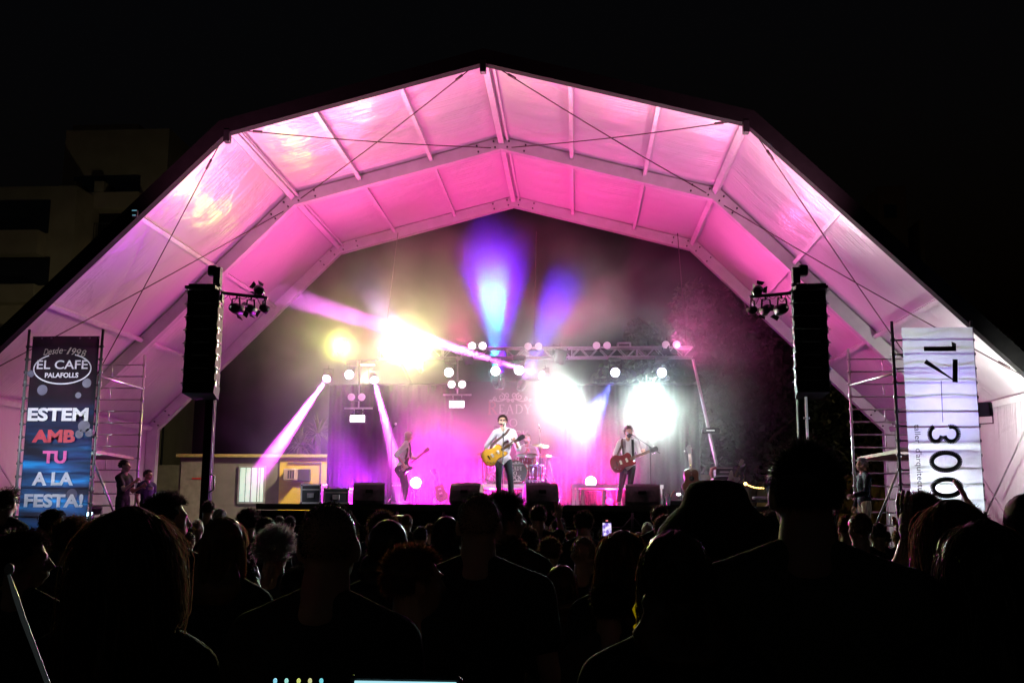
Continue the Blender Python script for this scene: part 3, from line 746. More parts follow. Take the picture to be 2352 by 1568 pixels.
    if sx < 0: specs = [((541, 708), V(.55, .95, -.12), .105, 1), ((575, 709), V(.35, .95, -.3), .085, 0), ((606, 708), V(.9, .6, -.5), .075, 2), ((597, 668), V(-.6, .6, .5), .085, 3)]
    else: specs = [((1797, 709), V(-.55, .95, -.12), .1, 1), ((1760, 710), V(-.35, .95, -.35), .085, 0), ((1729, 712), V(-.9, .6, -.4), .075, 2), ((1738, 668), V(.5, .7, .5), .085, 3)]
    names = ['nearest the mast with open barn doors', 'in the middle of the bar', 'at the outer end of the bar', 'standing upright on top of the bar end']
    for (d, aim, r, k) in specs:
        p = Wp(*d, Y-.05); aim = aim.normalized(); x, y_, z_ = basis(aim)
        t = thing('spotlight', p, '%s bar spotlight %s' % (side, {1: names[0], 0: names[1], 2: names[2], 3: names[3]}[k]), 'spotlight', 'spotlights on the mast bars')
        L = r*2.3
        b = MB(); b.lathe(p-aim*L*.5, aim, [(r*.25, 0), (r*.7, .02), (r*.95, L*.4), (r, L), (r*.9, L)], 16); b.build('can', BLACK, t)
        b = MB()
        up = V(0, 0, 1 if k != 3 else -1); f = t
        near = s0.lerp(s1, max(0, min(1, (p-s0).dot(s1-s0)/(s1-s0).length_squared)))
        hgt = (near-p).dot(up)
        for s2 in (-1, 1): b.bar(p+x*(r*1.12)*s2, p+x*(r*.9)*s2+up*(hgt*.72), .028, .012)
        b.bar(p+x*r*.95+up*hgt*.72, p-x*r*.95+up*hgt*.72, .03, .012); b.cyl(p+up*hgt*.7, near, .016, n=8); b.build('yoke', BLACK, t)
        b = MB()
        for a in range(4):
            dr = x*math.cos(a*PI/2+.4)+y_*math.sin(a*PI/2+.4); tn = x*-math.sin(a*PI/2+.4)+y_*math.cos(a*PI/2+.4)
            c0 = p+aim*L*.5+dr*r; k2 = .55 if k in (1, 3) else .2
            b.add([c0+tn*r*.6, c0-tn*r*.6, c0-tn*r*.85+dr*r*k2+aim*r*.7, c0+tn*r*.85+dr*r*k2+aim*r*.7], [(0, 1, 2, 3)])
        if k != 2: b.build('barn_doors', BLACK, t)
        if k in (0, 1, 2):
            pt = V(*[(-3.2, 21.8, SZ+1.2), (-.6, 21.5, SZ+1.2), (2.2, 23.5, SZ+1.2)][k if sx < 0 else (2, 1, 0)[k]])
            spot('key_light', p+aim*(L*.6), pt, (1, .93, .95), 2300 if k == 1 else 2100, 18, .8, .06, t)
pa(-1); pa(1)
# white pole under the right column
p0 = Wp(1851, 911, 17.9); p1 = Wp(1856, 985, 17.9)
t = thing('support_pole', V(p0.x, 17.9, 0), 'thin white tube under the right speaker column', 'pole'); 
MB().cyl((p0.x, 17.9, 0), p0, .022).build('tube', glow('tube with added glow', (.9, .95, 1), .15), t)  # emission added so the plain tube looks lit
MB().cyl((p0.x-.05, 17.9, Wp(1852, 960, 17.9).z), (p0.x+.05, 17.9, Wp(1852, 960, 17.9).z), .02).build('clamp', STEEL, t)

# ================================================================== BANNER TOWERS
SCD = mat('silhouette dark scaffold tube', (.12, .12, .125), .5, .5, .2, 14)  # colour darkened so the front frames read as silhouettes
def tower(sx, xA, xB, ytop, xC, ytopB, Y0, Y1, xD=None):
    side = 'left' if sx < 0 else 'right'
    t = thing('scaffold_tower', V(Wp((xA+xB)/2, 1160, Y0).x, (Y0+Y1)/2, 0), 'aluminium scaffold tower carrying the %s banner' % side, 'scaffold', 'banner scaffold towers')
    XA, XB = Wp(xA, ytop, Y0).x, Wp(xB, ytop, Y0).x; wd = XB-XA
    ZT = Wp(xA, ytop, Y0).z; ZB = Wp(xC, ytopB, Y1).z
    XC = Wp(xC, ytopB, Y1).x
    if sx < 0: xs1 = (XC-wd, XC)
    else: xs1 = (XC, XC+wd)
    for (xs, Y, Z, dark) in (((XA, XB), Y0, ZT, 1), (xs1, Y1, ZB, 0)):
        for x in xs:
            b = MB(); b.cyl((x, Y, 0), (x, Y, Z), .026, n=10)
            for zz in (2.0, 4.0):
                if zz < Z: b.cyl((x, Y, zz-.06), (x, Y, zz+.06), .034, n=10)
            b.build('upright', ALU if not dark else SCD, t)
        rp = .245 if dark else .255
        z = Z-(.33 if dark else .22); k = 0; 
        while z > .25:
            b = MB(); b.cyl((xs[0], Y, z), (xs[1], Y, z), .015 if dark else .016, n=8)
            if not dark and k % 2 == 0 and z > .6: xm = (xs[0]+xs[1])/2+.0; b.cyl((xm, Y, z), (xm, Y, z-rp), .012, n=6)
            for e in xs: b.cyl((e-.035, Y, z), (e+.035, Y, z), .028, n=8)
            b.build('rung', ALU if not dark else SCD, t); z -= rp; k += 1
    # braces between the two frames
    for (xa_, xb_, z0, z1) in ((XB if sx < 0 else XA, xs1[1] if sx < 0 else xs1[0], ZT-.9, ZB-.75), (XB if sx < 0 else XA, xs1[1] if sx < 0 else xs1[0], ZT-2.5, .6), (XA if sx < 0 else XB, xs1[0] if sx < 0 else xs1[1], 1.2, 2.6)):
        b = MB(); b.cyl((xa_, Y0, z0), (xb_, Y1, z1), .022, n=8); b.build('brace', ALU, t)
    b = MB(); zz = Wp(200, 1045, 19.5).z; xm = (XA+XB)/2; xm2 = (xs1[0]+xs1[1])/2
    b.add([V(XA+.05, Y0+.1, zz), V(XB-.05, Y0+.1, zz), V(xs1[1]-.05, Y1-.1, zz), V(xs1[0]+.05, Y1-.1, zz)]+[V(XA+.05, Y0+.1, zz+.06), V(XB-.05, Y0+.1, zz+.06), V(xs1[1]-.05, Y1-.1, zz+.06), V(xs1[0]+.05, Y1-.1, zz+.06)],
          [(0, 1, 2, 3), (7, 6, 5, 4), (0, 4, 5, 1), (1, 5, 6, 2), (2, 6, 7, 3), (3, 7, 4, 0)])
    b.build('work_deck', WOOD, t)
    return t
tower(-1, 68, 237, 757, 333, 815, 18.5, 21.6)
tower(1, 2048, 2230, 738, 1948, 800, 17.6, 20.8)

def banner_sheet(A, Bq, Y, mt, parent, name='sheet', amp=.025, seed=0, nx=50, nz=120):
    vs = []; rr = random.Random(seed)
    folds = [(rr.uniform(.5, 2.2)*rr.choice((-1, 1)), rr.uniform(9, 22), rr.uniform(0, 6), rr.uniform(.3, 1)) for _ in range(5)]
    for j in range(nz+1):
        for i in range(nx+1):
            u, v = i/nx, j/nz; x = A.x+(Bq.x-A.x)*u; z = Bq.z+(A.z-Bq.z)*v
            d = sum(a*math.sin((z*k+ x*f)*1.0+ph) for k, f, ph, a in [(q[1]*.35, q[0]*4, q[2], q[3]) for q in folds])/3
            vs.append(V(x, Y+amp*d*math.sin(PI*u)**.5 if 0 < i < nx else Y, z))
    b = MB(); b.add(vs, [(j*(nx+1)+i, j*(nx+1)+i+1, (j+1)*(nx+1)+i+1, (j+1)*(nx+1)+i) for j in range(nz) for i in range(nx)], 0, True)
    return b.build(name, mt, parent)
# left banner print: dark ground with printed blue rays and pale rounds
def print_mat():
    M = bpy.data.materials.new('left banner print'); M.use_nodes = True; n = M.node_tree.nodes; l = M.node_tree.links
    bs = n['Principled BSDF']; tc = n.new('ShaderNodeTexCoord')
    mp = n.new('ShaderNodeMapping'); mp.inputs['Rotation'].default_value = (0, math.radians(-38), 0); mp.inputs['Scale'].default_value = (.35, 1, 2.2)
    l.new(tc.outputs['Object'], mp.inputs[0])
    t = n.new('ShaderNodeTexNoise'); t.inputs['Scale'].default_value = 1.5; t.inputs['Detail'].default_value = 3; l.new(mp.outputs[0], t.inputs[0])
    r1 = n.new('ShaderNodeValToRGB'); e = r1.color_ramp.elements
    e[0].position = .38; e[0].color = (.016, .014, .022, 1); e[1].position = .72; e[1].color = (.02, .24, .55, 1)
    k = e.new(.54); k.color = (.02, .05, .12, 1)
    l.new(t.outputs[0], r1.inputs[0])
    # lower part bluer than the upper part (printed gradient)
    sp = n.new('ShaderNodeSeparateXYZ'); l.new(tc.outputs['Object'], sp.inputs[0])
    mr = n.new('ShaderNodeMapRange'); mr.inputs[1].default_value = .1; mr.inputs[2].default_value = 1.3; mr.inputs[3].default_value = 0; mr.inputs[4].default_value = 1
    l.new(sp.outputs[2], mr.inputs[0])
    t2 = n.new('ShaderNodeTexNoise'); t2.inputs['Scale'].default_value = 2.5; l.new(tc.outputs['Object'], t2.inputs[0])
    r2 = n.new('ShaderNodeValToRGB'); r2.color_ramp.elements[0].color = (.012, .01, .014, 1); r2.color_ramp.elements[0].position = .4; r2.color_ramp.elements[1].color = (.03, .012, .022, 1)
    l.new(t2.outputs[0], r2.inputs[0])
    mx = n.new('ShaderNodeMix'); mx.data_type = 'RGBA'; l.new(mr.outputs[0], mx.inputs[0]); l.new(r1.outputs[0], mx.inputs[6]); l.new(r2.outputs[0], mx.inputs[7])
    l.new(mx.outputs[2], bs.inputs['Base Color']); bs.inputs['Roughness'].default_value = .7; bs.inputs['Specular IOR Level'].default_value = .1
    tr = n.new('ShaderNodeBsdfTranslucent'); l.new(mx.outputs[2], tr.inputs[0]); ms = n.new('ShaderNodeMixShader'); ms.inputs[0].default_value = .5
    l.new(bs.outputs[0], ms.inputs[1]); l.new(tr.outputs[0], ms.inputs[2]); l.new(ms.outputs[0], n['Material Output'].inputs[0])
    return M
Y = 18.42
A, Bq = Wp(76, 771, Y), Wp(229, 772, Y); A.z = Wp(150, 772, Y).z; Bq.z = .9; 
lb = thing('banner', V((A.x+Bq.x)/2, Y, 2.5), 'tall dark blue café advertising banner with white lettering on the left scaffold', 'banner')
banner_sheet(A, Bq, Y, print_mat(), lb, seed=3)
BW = mat('banner white print', (.78, .78, .82), .5, trans=.5, var=.1); BR_ = mat('banner red print', (.5, .03, .06), .5, trans=.5); BP = mat('banner pink print', (.75, .12, .42), .5, trans=.5); BG = mat('banner cream print', (.5, .42, .36), .5, trans=.4)
YT = Y-.035
# the banner hangs plumb: shift photo x so that the lettering stays on the leaning picture of it
def LT(x0, y0, x1, y1): return Wp(*c1(x0, y0), YT), Wp(*c1(x1, y1), YT)
def fit(mb, s, box, **k):
    cx_, cyy = (box[0]+box[2])/2, (box[1]+box[3])/2; C = Wp(*c1(cx_, cyy), YT); a, b_ = LT(*box); w2 = (b_.x-a.x)/2
    a = V(C.x-w2, YT, Wp(*c1(cx_, box[1]), YT).z); b_ = V(C.x+w2, YT, Wp(*c1(cx_, box[3]), YT).z); text_fit(mb, s, a, b_, **k)
b = MB()
for w_, bx_, bo_ in (('ESTEM', (197, 662, 612, 755), .04), ('A LA', (228, 1110, 508, 1203), .04), ('FESTA!', (172, 1262, 576, 1356), .04), ('PALAFOLLS', (315, 418, 545, 453), .03), ('EL CAFÈ', (262, 316, 610, 393), .012)):
    b = MB(); fit(b, w_, bx_, bold=bo_); b.build('lettering', BW, lb)
b = MB(); fit(b, 'AMB', (228, 815, 520, 905), bold=.05); b.build('lettering', BR_, lb)
b = MB(); fit(b, 'TU', (300, 962, 460, 1050), bold=.04); b.build('lettering', BP, lb)
b = MB(); s_ = 'Desde-1998'; arc_x = [305, 338, 362, 386, 412, 440, 465, 500, 532, 566, 602]
for i, ch in enumerate(s_):
    um = (i+.5)/10; yy = 232+34*abs(um-.52)**1.6*3.2*.55+ (um*14)
    hh = {'D': 44, 'd': 44}.get(ch, 32) if i < 5 else 46
    if ch == '-': fit(b, '-', (arc_x[i]+4, yy+20, arc_x[i+1]-2, yy+24)); continue
    fit(b, ch, (arc_x[i]+2, yy+(46-hh), arc_x[i+1]-2, yy+46), shear=.3)
b.build('lettering', BG, lb)
b = MB(); C = Wp(*c1(435, 390), YT); k = .33/2333.6*18.5; ro = ring_of(C-V(0, .004, 0), 212*k, 110*k, 60)
sel = [i for i in range(60) if not (11 <= i <= 19)]
for i in sel: b.add(_strip(ro[i], ro[i+1], 9*k), [(0, 1, 2, 3)])
b.build('oval_outline', BW, lb)
b = MB()
for cx_, cy_, rr in ((295, 538, 38), (605, 490, 34), (545, 575, 22), (585, 790, 44), (552, 845, 30), (620, 835, 30), (500, 1265, 40), (215, 425, 26)):
    C = Wp(*c1(cx_, cy_), YT+.012); ro = ring_of(C, rr*k, rr*k, 20); b = MB(); b.add(ro[:-1], [tuple(range(20))])
    b.build('printed_circle', mat('pale printed rounds', (.10, .09, .15), .5, trans=.4, var=.3, vscale=3), lb)
b = MB()
for i in range(8):
    x = A.x+(Bq.x-A.x)*i/7; b.tube(ring_of(V(x, Y-.01, A.z-.04), .015, .015, 8), .004, 4)
b.build('grommet', STEEL, lb)
# lamp behind the left banner, and one added out of view in front
def flood(name, p, tgt, c, pw, lab, ang=120, parent=None, lensstr=8, size=.16, radius=.08, blend=.8):
    p = Vector(p); d = (Vector(tgt)-p).normalized(); x, y_, z_ = basis(d)
    t = thing(name, p, lab, 'floodlight')
    MB().bbox(p, (size*1.3, size, size*.5), .02, (x, y_, z_)).build('housing', DSTEEL, t)
    MB().box(p+d*(size*.26), (size*1.1, size*.8, .01), (x, y_, z_)).build('lens', emat(lab[:20], c, lensstr), t)
    b = MB()
    for s2 in (-1, 1): b.bar(p+x*size*.68*s2, p+x*size*.68*s2-V(0, 0, size), .015)
    b.bar(p+x*size*.7-V(0, 0, size), p-x*size*.7-V(0, 0, size), .015); b.build('bracket', DSTEEL, t)
    spot('flood_beam', p+d*(size*.32), tgt, c, pw, ang, blend, radius, t); return t
lbx = (A.x+Bq.x)/2
flood('banner_flood', (lbx+.1, 19.6, 1.5), (lbx+.0, 18.5, 2.3), (.45, .8, 1), 420, 'blue white floodlight glowing behind the lower left banner', 120)
flood('banner_flood', (-10.6, 13.4, 4.6), (lbx, 18.5, 3.1), (.85, .88, 1), 2600, 'small floodlight on a pole outside the left of the photo', 40)  # front light added out of view to brighten the banner lettering
tp_ = thing('added_lamp_pole', (-10.6, 13.45, 0), 'thin pole outside the left of the photo carrying the banner floodlight', 'pole'); MB().cyl((-10.6, 13.5, 0), (-10.6, 13.5, 4.5), .04).build('pole', DSTEEL, tp_)

# right banner
Y = 17.51
A, Bq = Wp(2068, 752, Y), Wp(2222, 752, Y); A.z = Wp(2140, 752, Y).z; Bq.z = .7
A.x = Wp(2071, 760, Y).x; Bq.x = Wp(2234, 760, Y).x
rb = thing('banner', V((A.x+Bq.x)/2, Y, 2.5), 'tall white banner with black numbers on the right scaffold', 'banner')
RBM = mat('white banner vinyl', (.74, .74, .78), .35, trans=.5, var=.05)
banner_sheet(A, Bq, Y, RBM, rb, seed=9, amp=.035)
INK = mat('black ink', (.02, .02, .025), .5)
YT = Y-.05
def fit5(mb, s, box, rot=True, **k):
    cx_, cyy = (box[0]+box[2])/2, (box[1]+box[3])/2; C = Wp(*c5(cx_, cyy), YT); a, b_ = Wp(*c5(box[0], cyy), YT), Wp(*c5(box[2], cyy), YT); w2 = (b_.x-a.x)/2
    a = V(C.x-w2, YT, Wp(*c5(cx_, box[1]), YT).z); b_ = V(C.x+w2, YT, Wp(*c5(cx_, box[3]), YT).z); text_fit(mb, s, a, b_, rot=rot, **k)
def q5(x, y): return Wp(*c5(x, y), YT-.004)
k5 = .33/2333.6*17.6
b = MB()
b.add(_strip(q5(1045, 252), q5(1268, 252), 32*k5), [(0, 1, 2, 3)]); b.add([q5(1268, 236), q5(1268, 215), q5(1236, 202), q5(1240, 236)], [(0, 1, 2, 3)])
b.build('numeral', INK, rb); b = MB()
b.add(_strip(q5(1262, 325), q5(1262, 485), 34*k5), [(0, 1, 2, 3)]); b.add([q5(1280, 485), q5(1246, 470), q5(1045, 352), q5(1062, 325)], [(0, 1, 2, 3)])
b.build('numeral', INK, rb); b = MB()
b.add(_strip(q5(1165, 475), q5(1176, 762), 5*k5), [(0, 1, 2, 3)])
b.build('line', INK, rb)
def arc5(cx_, cy_, rx, ry, a0, a1, th, N=30):
    P = [q5(cx_+rx*math.cos(a0+(a1-a0)*i/N), cy_+ry*math.sin(a0+(a1-a0)*i/N)) for i in range(N+1)]
    for i in range(N): b.add(_strip(P[i], P[i+1], th*k5), [(0, 1, 2, 3)])
b = MB(); arc5(1197, 1036, 99, 62, 0, 2*PI, 32, 44); b.build('numeral', INK, rb); b = MB(); arc5(1205, 1218, 99, 60, 0, 2*PI, 32, 44)
b.build('numeral', INK, rb); b = MB()
# rotated three: two bowls open to the top of the letter's left
arc5(1236, 845, 50, 53, -PI*.62, PI*.93, 31, 26); arc5(1128, 845, 44, 53, PI*.07, PI*1.40, 31, 26)
b.build('numeral', INK, rb)
b = MB(); fit5(b, "taller  d'arquitectura", (978, 778, 1034, 1300)); b.build('lettering', INK, rb)
rbx = (A.x+Bq.x)/2
flood('banner_flood', (rbx+.05, 18.7, 1.95), (rbx-.05, 17.6, 2.15), (.80, .82, 1), 260, 'floodlight glowing behind the lower part of the white banner', 150)
flood('banner_flood', (rbx+.3, 18.6, 3.3), (rbx-.1, 17.6, 3.6), (.42, .36, 1), 220, 'violet floodlight behind the upper part of the white banner', 130)
# white work light at the right tent wall
wp = Wp(2256, 940, 19.0)
flood('wall_flood', wp, wp+V(3, 3.2, .6), (1, 1, .93), 900, 'square work light beside the right scaffold aimed at the tent wall', 150, lensstr=30, size=.26)
wl = Wp(1990, 1010, 20.6)
# left wall lamp, warm
wl2 = V(TX-EX+1.6, 22.6, 1.6)
flood('wall_flood', wl2, wl2+V(-1.2, 1, 1.1), (1, .72, .55), 90, 'warm work light low beside the left tent wall', 140, lensstr=5, size=.2)
# big pink-white front wash coming from the masts to the front part of the roof
for sx, c, pw in ((-1, (1, .27, .55), 800), (1, (1, .36, .60), 860)):
    p = Wp(488 if sx < 0 else 1845, 640, 18.4)+V(0, 0, .15)
    t = thing('roof_flood', p, 'pale pink roof flood on top of the %s mast' % ('left' if sx < 0 else 'right'), 'stage light')
    MB().bbox(p, (.16, .14, .2), .02).build('housing', BLACK, t)
    spot('roof_wash', p+V(0, .12, .14), (TX+sx*4.2, 21.6, 10.5), c, pw*1.15, 122, 1, .15, t)

# ================================================================== BEHIND THE STAGE
CY = 33.0
cb = thing('site_cabin', V(Wp(530, 1160, CY).x, CY+1.5, 0), 'prefab site cabin with a yellow end wall behind the left of the stage', 'cabin')
xa, xm, xb = Wp(408, 1150, CY).x, Wp(640, 1150, CY).x, Wp(748, 1150, CY).x
zt = Wp(640, 1050, CY).z
GREYW = mat('cabin grey panel', (.20, .18, .16), .7, 0, .12, 3); YEL = mat('cabin yellow panel', (.78, .52, .04), .55, 0, .1, 2)
b = MB(); b.box(((xa+xm)/2, CY+1.25, zt/2), (xm-xa, 2.5, zt)); b.build('wall', GREYW, cb)
b = MB(); b.box(((xm+xb)/2+.002, CY+1.2, zt/2), (xb-xm, 2.5, zt-.004)); b.build('end_wall', YEL, cb)
b = MB(); b.box(((xa+xb)/2, CY+1.2, zt+.05), (xb-xa+.15, 2.75, .1)); b.build('roof', mat('cabin roof edge', (.5, .38, .12), .6), cb)
b = MB()
xe0, xe1 = Wp(662, 1100, CY).x, Wp(737, 1100, CY).x; ze = Wp(700, 1063, CY).z
b.bar((xe0, CY-.07, ze), (xe1, CY-.07, ze), .05); b.bar((xe1, CY-.07, ze), (xe1, CY-.07, 0), .05); b.build('door_frame', mat('cabin brown trim', (.2, .13, .05), .6), cb)
w0, w1 = Wp(554, 1074, CY), Wp(604, 1152, CY)
b = MB(); b.box(((w0.x+w1.x)/2, CY-.03, (w0.z+w1.z)/2), (w1.x-w0.x+.12, .06, w0.z-w1.z+.12)); wf = b.build('window', mat('window frame', (.35, .35, .36), .5), cb)
b = MB()
for i, (a, c) in enumerate(((0, .22), (.26, .44), (.5, .72), (.78, .84), (.88, 1))):
    b.box((w0.x+(w1.x-w0.x)*(a+c)/2, CY-.065, (w0.z+w1.z)/2), ((w1.x-w0.x)*(c-a), .01, w0.z-w1.z))
b.build('pane', glow('lit cabin window', (.45, .95, .8), .5), wf)
a0, a1 = Wp(*c2(520, 1090), CY), Wp(*c2(600, 1175), CY)
b = MB(); b.bbox(((a0.x+a1.x)/2, CY-.1, (a0.z+a1.z)/2), (a1.x-a0.x, .2, a0.z-a1.z), .02); b.build('window', mat('dark window unit', (.05, .05, .045), .3), cb)
a0, a1 = Wp(*c2(436, 1088), CY), Wp(*c2(516, 1172), CY)
b = MB(); b.bbox(((a0.x+a1.x)/2, CY-.25, (a0.z+a1.z)/2), (a1.x-a0.x, .5, a0.z-a1.z), .03); ac = b.build('air_conditioner', mat('ac casing', (.5, .35, .32), .5), cb)
b = MB()
for k in range(3): b.box((ln(a0.x, a1.x, .45+.2*k), CY-.505, (a0.z+a1.z)/2), ((a1.x-a0.x)*.12, .01, (a0.z-a1.z)*.65))
b.build('grille', BLACK, ac)
# door of the grey part
d0, d1 = Wp(*c1(1268, 1035), CY), Wp(*c1(1420, 1300), CY)
b = MB(); b.box(((d0.x+d1.x)/2, CY-.02, d0.z/2), (d1.x-d0.x, .05, d0.z)); dr = b.build('door', mat('pale cabin door', (.3, .27, .22), .6), cb)
b = MB(); b.box((Wp(*c1(1376, 1155), CY).x, CY-.055, Wp(*c1(1376, 1155), CY).z), (.32, .01, .05)); b.build('sign', mat('red strip', (.6, .03, .02), .5), dr)
# low wall left and right behind
lw = thing('garden_wall', V(Wp(300, 1160, 38).x, 38, 0), 'low pale rendered wall left of the site cabin behind the tent', 'wall')
x0, x1 = Wp(200, 1150, 38).x, Wp(414, 1150, 38).x
b = MB(); b.box(((x0+x1)/2, 38, Wp(380, 1068, 38).z/2), (x1-x0, .25, Wp(380, 1068, 38).z)); b.build('wall', mat('render wall', (.16, .14, .11), .9, 0, .2, 3), lw)
rw = thing('garden_wall', V(Wp(1720, 1160, 40).x, 40, 0), 'low yellowish wall seen under the trees right of the stage', 'wall')
x0, x1 = Wp(1560, 1150, 40).x, Wp(2100, 1150, 40).x
b = MB(); b.box(((x0+x1)/2, 40, Wp(1700, 1090, 40).z/2), (x1-x0, .25, Wp(1700, 1090, 40).z)); b.build('wall', mat('yellowish wall', (.22, .16, .06), .9, 0, .25, 2), rw)

# trees ------------------------------------------------------------
BARK = mat('bark', (.07, .05, .035), .9, 0, .3, 12, .5, 30)
def leafmat(name, c): return mat(name, c, .6, 0, .5, .9, trans=.3)
LEAF = leafmat('leaves', (.055, .075, .028)); LEAF2 = leafmat('olive leaves', (.026, .03, .012))
def tree(x, y, h, r, label, seed, lm, nleaf=9000, low=.25, group='trees behind the tent'):
    rr = np.random.RandomState(seed); t = thing('tree', V(x, y, 0), label, 'tree', group)
    b = MB(); b.tube([V(x, y, 0), V(x+.1*r, y, h*.35), V(x-.05*r, y+.1, h*.75)], [.05*r+.12, .04*r+.08, .05], 10)
    for k in range(7):
        a = k*2.4+seed; z0 = h*(.25+.07*k); b.tube([V(x+.05*r, y, z0), V(x+math.cos(a)*r*.4, y+math.sin(a)*r*.4, z0+h*.12), V(x+math.cos(a)*r*.75, y+math.sin(a)*r*.75, z0+h*.2)], [.09, .06, .02], 7)
    b.build('trunk', BARK, t)
    nc = 60; u = rr.normal(size=(nc, 3)); u /= np.linalg.norm(u, axis=1)[:, None]; rad = rr.uniform(.35, 1, nc)**.6
    cc = u*rad[:, None]*np.array([r, r, h*(1-low)/2])+np.array([x, y, h*(1+low)/2]); cs = rr.uniform(.12, .3, nc)*r
    idx = rr.randint(0, nc, nleaf); d = rr.normal(size=(nleaf, 3)); d /= np.linalg.norm(d, axis=1)[:, None]
    P = cc[idx]+d*(cs[idx]*rr.uniform(.5, 1.05, nleaf)**.5)[:, None]
    a1 = rr.normal(size=(nleaf, 3)); a1 /= np.linalg.norm(a1, axis=1)[:, None]; a2 = np.cross(a1, rr.normal(size=(nleaf, 3))); a2 /= np.linalg.norm(a2, axis=1)[:, None]
    s_ = rr.uniform(.10, .2, nleaf)[:, None]
    vs = np.stack([P-a1*s_, P+a2*s_*.5, P+a1*s_, P-a2*s_*.5], 1).reshape(-1, 3)-np.array([x, y, 0])
    me = bpy.data.meshes.new('crown'); me.from_pydata(vs.tolist(), [], np.arange(nleaf*4).reshape(-1, 4).tolist()); me.materials.append(lm)
    o = bpy.data.objects.new('crown', me); col.objects.link(o); o.parent = t
    return t
tree(Wp(1700, 900, 37).x, 37, 9.5, 3.6, 'broad leafy tree faintly lit behind the right end of the truss', 3, LEAF2, 14000)
tree(Wp(1880, 900, 40).x, 40, 10.5, 4.2, 'dark leafy tree behind the right speaker column', 5, LEAF2, 12000)
tree(Wp(1600, 900, 43).x, 43, 11, 3.6, 'tall dark tree in the smoke above the slanting pole', 8, LEAF, 12000)
tree(Wp(2290, 800, 36).x, 40, 9.0, 3.5, 'dark tree outside the tent at the far right', 12, LEAF, 7000)
# yuccas behind the cabin
def yucca(x, y, zt_, label, seed):
    rr = random.Random(seed); t = thing('yucca', V(x, y, 0), label, 'plant', 'yuccas behind the cabin')
    MB().tube([V(x, y, 0), V(x+.1, y, zt_*.5), V(x, y, zt_)], [.14, .11, .1], 9).build('trunk', BARK, t)
    b = MB()
    for k in range(90):
        a = rr.uniform(0, 2*PI); el = rr.uniform(-.5, 1.4); L = rr.uniform(.6, 1.0); d = V(math.cos(a)*math.cos(el), math.sin(a)*math.cos(el), math.sin(el))
        s2 = d.cross(V(0, 0, 1)).normalized()*.03; p = V(x, y, zt_)
        m1 = p+d*L*.55; e = p+d*L-V(0, 0, .18*L); b.add([p-s2*.6, p+s2*.6, m1+s2, e, m1-s2], [(0, 1, 2, 4), (4, 2, 3)])
    b.build('leaves', mat('yucca leaf', (.16, .15, .07), .5, 0, .3, 2, trans=.2), t)
yucca(Wp(690, 1000, 36).x, 36, Wp(690, 1022, 36).z, 'spiky yucca rising behind the yellow cabin end', 1)
yucca(Wp(730, 1000, 37).x, 37, Wp(730, 995, 37).z, 'second spiky yucca at the edge of the black drape', 2)
yucca(Wp(655, 1030, 36).x, 37.5, Wp(660, 1050, 37.5).z, 'low spiky yucca behind the cabin roof', 4)

# apartment houses in the dark -------------------------------------
def house(label, boxes, wins, Y, wc):
    bx = boxes[0]; cx_ = Wp((bx[0]+bx[2])/2, 800, Y).x
    t = thing('apartment_building', V(cx_, Y, 0), label, 'building', 'dark apartment houses')
    for i, (x0, y0, x1, y1, dy, dep) in enumerate(boxes):
        a, c = Wp(x0, y0, Y+dy), Wp(x1, y1, Y+dy)
        z0 = max(c.z, 0) if y1 < 1100 else 0
        MB().box(((a.x+c.x)/2, Y+dy+dep/2, (a.z+z0)/2), (c.x-a.x, dep, a.z-z0)).build('wall', wc, t)
    for (x0, y0, x1, y1, kind) in wins:
        a, c = Wp(x0, y0, Y-.06), Wp(x1, y1, Y-.06)
        if kind == 'w':
            o = MB().box(((a.x+c.x)/2, Y-.03, (a.z+c.z)/2), (c.x-a.x, .1, a.z-c.z)).build('window', mat('dark glass', (.01, .012, .014), .15), t)
        elif kind == 'b':
            o = MB().box(((a.x+c.x)/2, Y-.6, (a.z+c.z)/2), (c.x-a.x, 1.2, a.z-c.z)).build('balcony', wc, t)
        elif kind == 'r':
            b = MB(); n = 12
            for k in range(n+1): x = a.x+(c.x-a.x)*k/n; b.cyl((x, Y-.9, c.z), (x, Y-.9, a.z), .025, n=5)
            b.cyl((a.x, Y-.9, a.z), (c.x, Y-.9, a.z), .035, n=6); b.build('railing', DSTEEL, t)
    return t
PL = mat('render facade', (.33, .30, .22), .9, 0, .12, .6)
house('pale apartment tower in the dark behind the left of the tent', [(152, 300, 336, 1160, 0, 9), (168, 288, 318, 300, .5, 7), (118, 430, 155, 1160, 1, 8)],
      [(170, 405, 320, 448, 'w'), (168, 426, 188, 450, 'b'), (232, 426, 252, 450, 'b'), (150, 452, 330, 486, 'b'), (190, 492, 300, 560, 'w'), (190, 520, 262, 560, 'r'), (150, 560, 250, 640, 'b'), (165, 520, 184, 560, 'b')], 80, PL)
house('lower apartment block with balconies at the far left edge', [(-60, 430, 122, 1160, 0, 8)],
      [(-40, 462, 110, 535, 'w'), (-60, 538, 100, 590, 'b'), (-40, 592, 110, 655, 'w'), (-60, 660, 92, 700, 'b'), (-60, 760, 80, 800, 'b')], 76, PL)
house('faint pale building high in the dark behind the right of the tent', [(2015, 428, 2122, 1160, 0, 9), (2120, 505, 2150, 1160, .5, 8)], [(2030, 470, 2060, 500, 'w')], 95, mat('ochre facade', (.25, .2, .1), .9, 0, .1, .6))
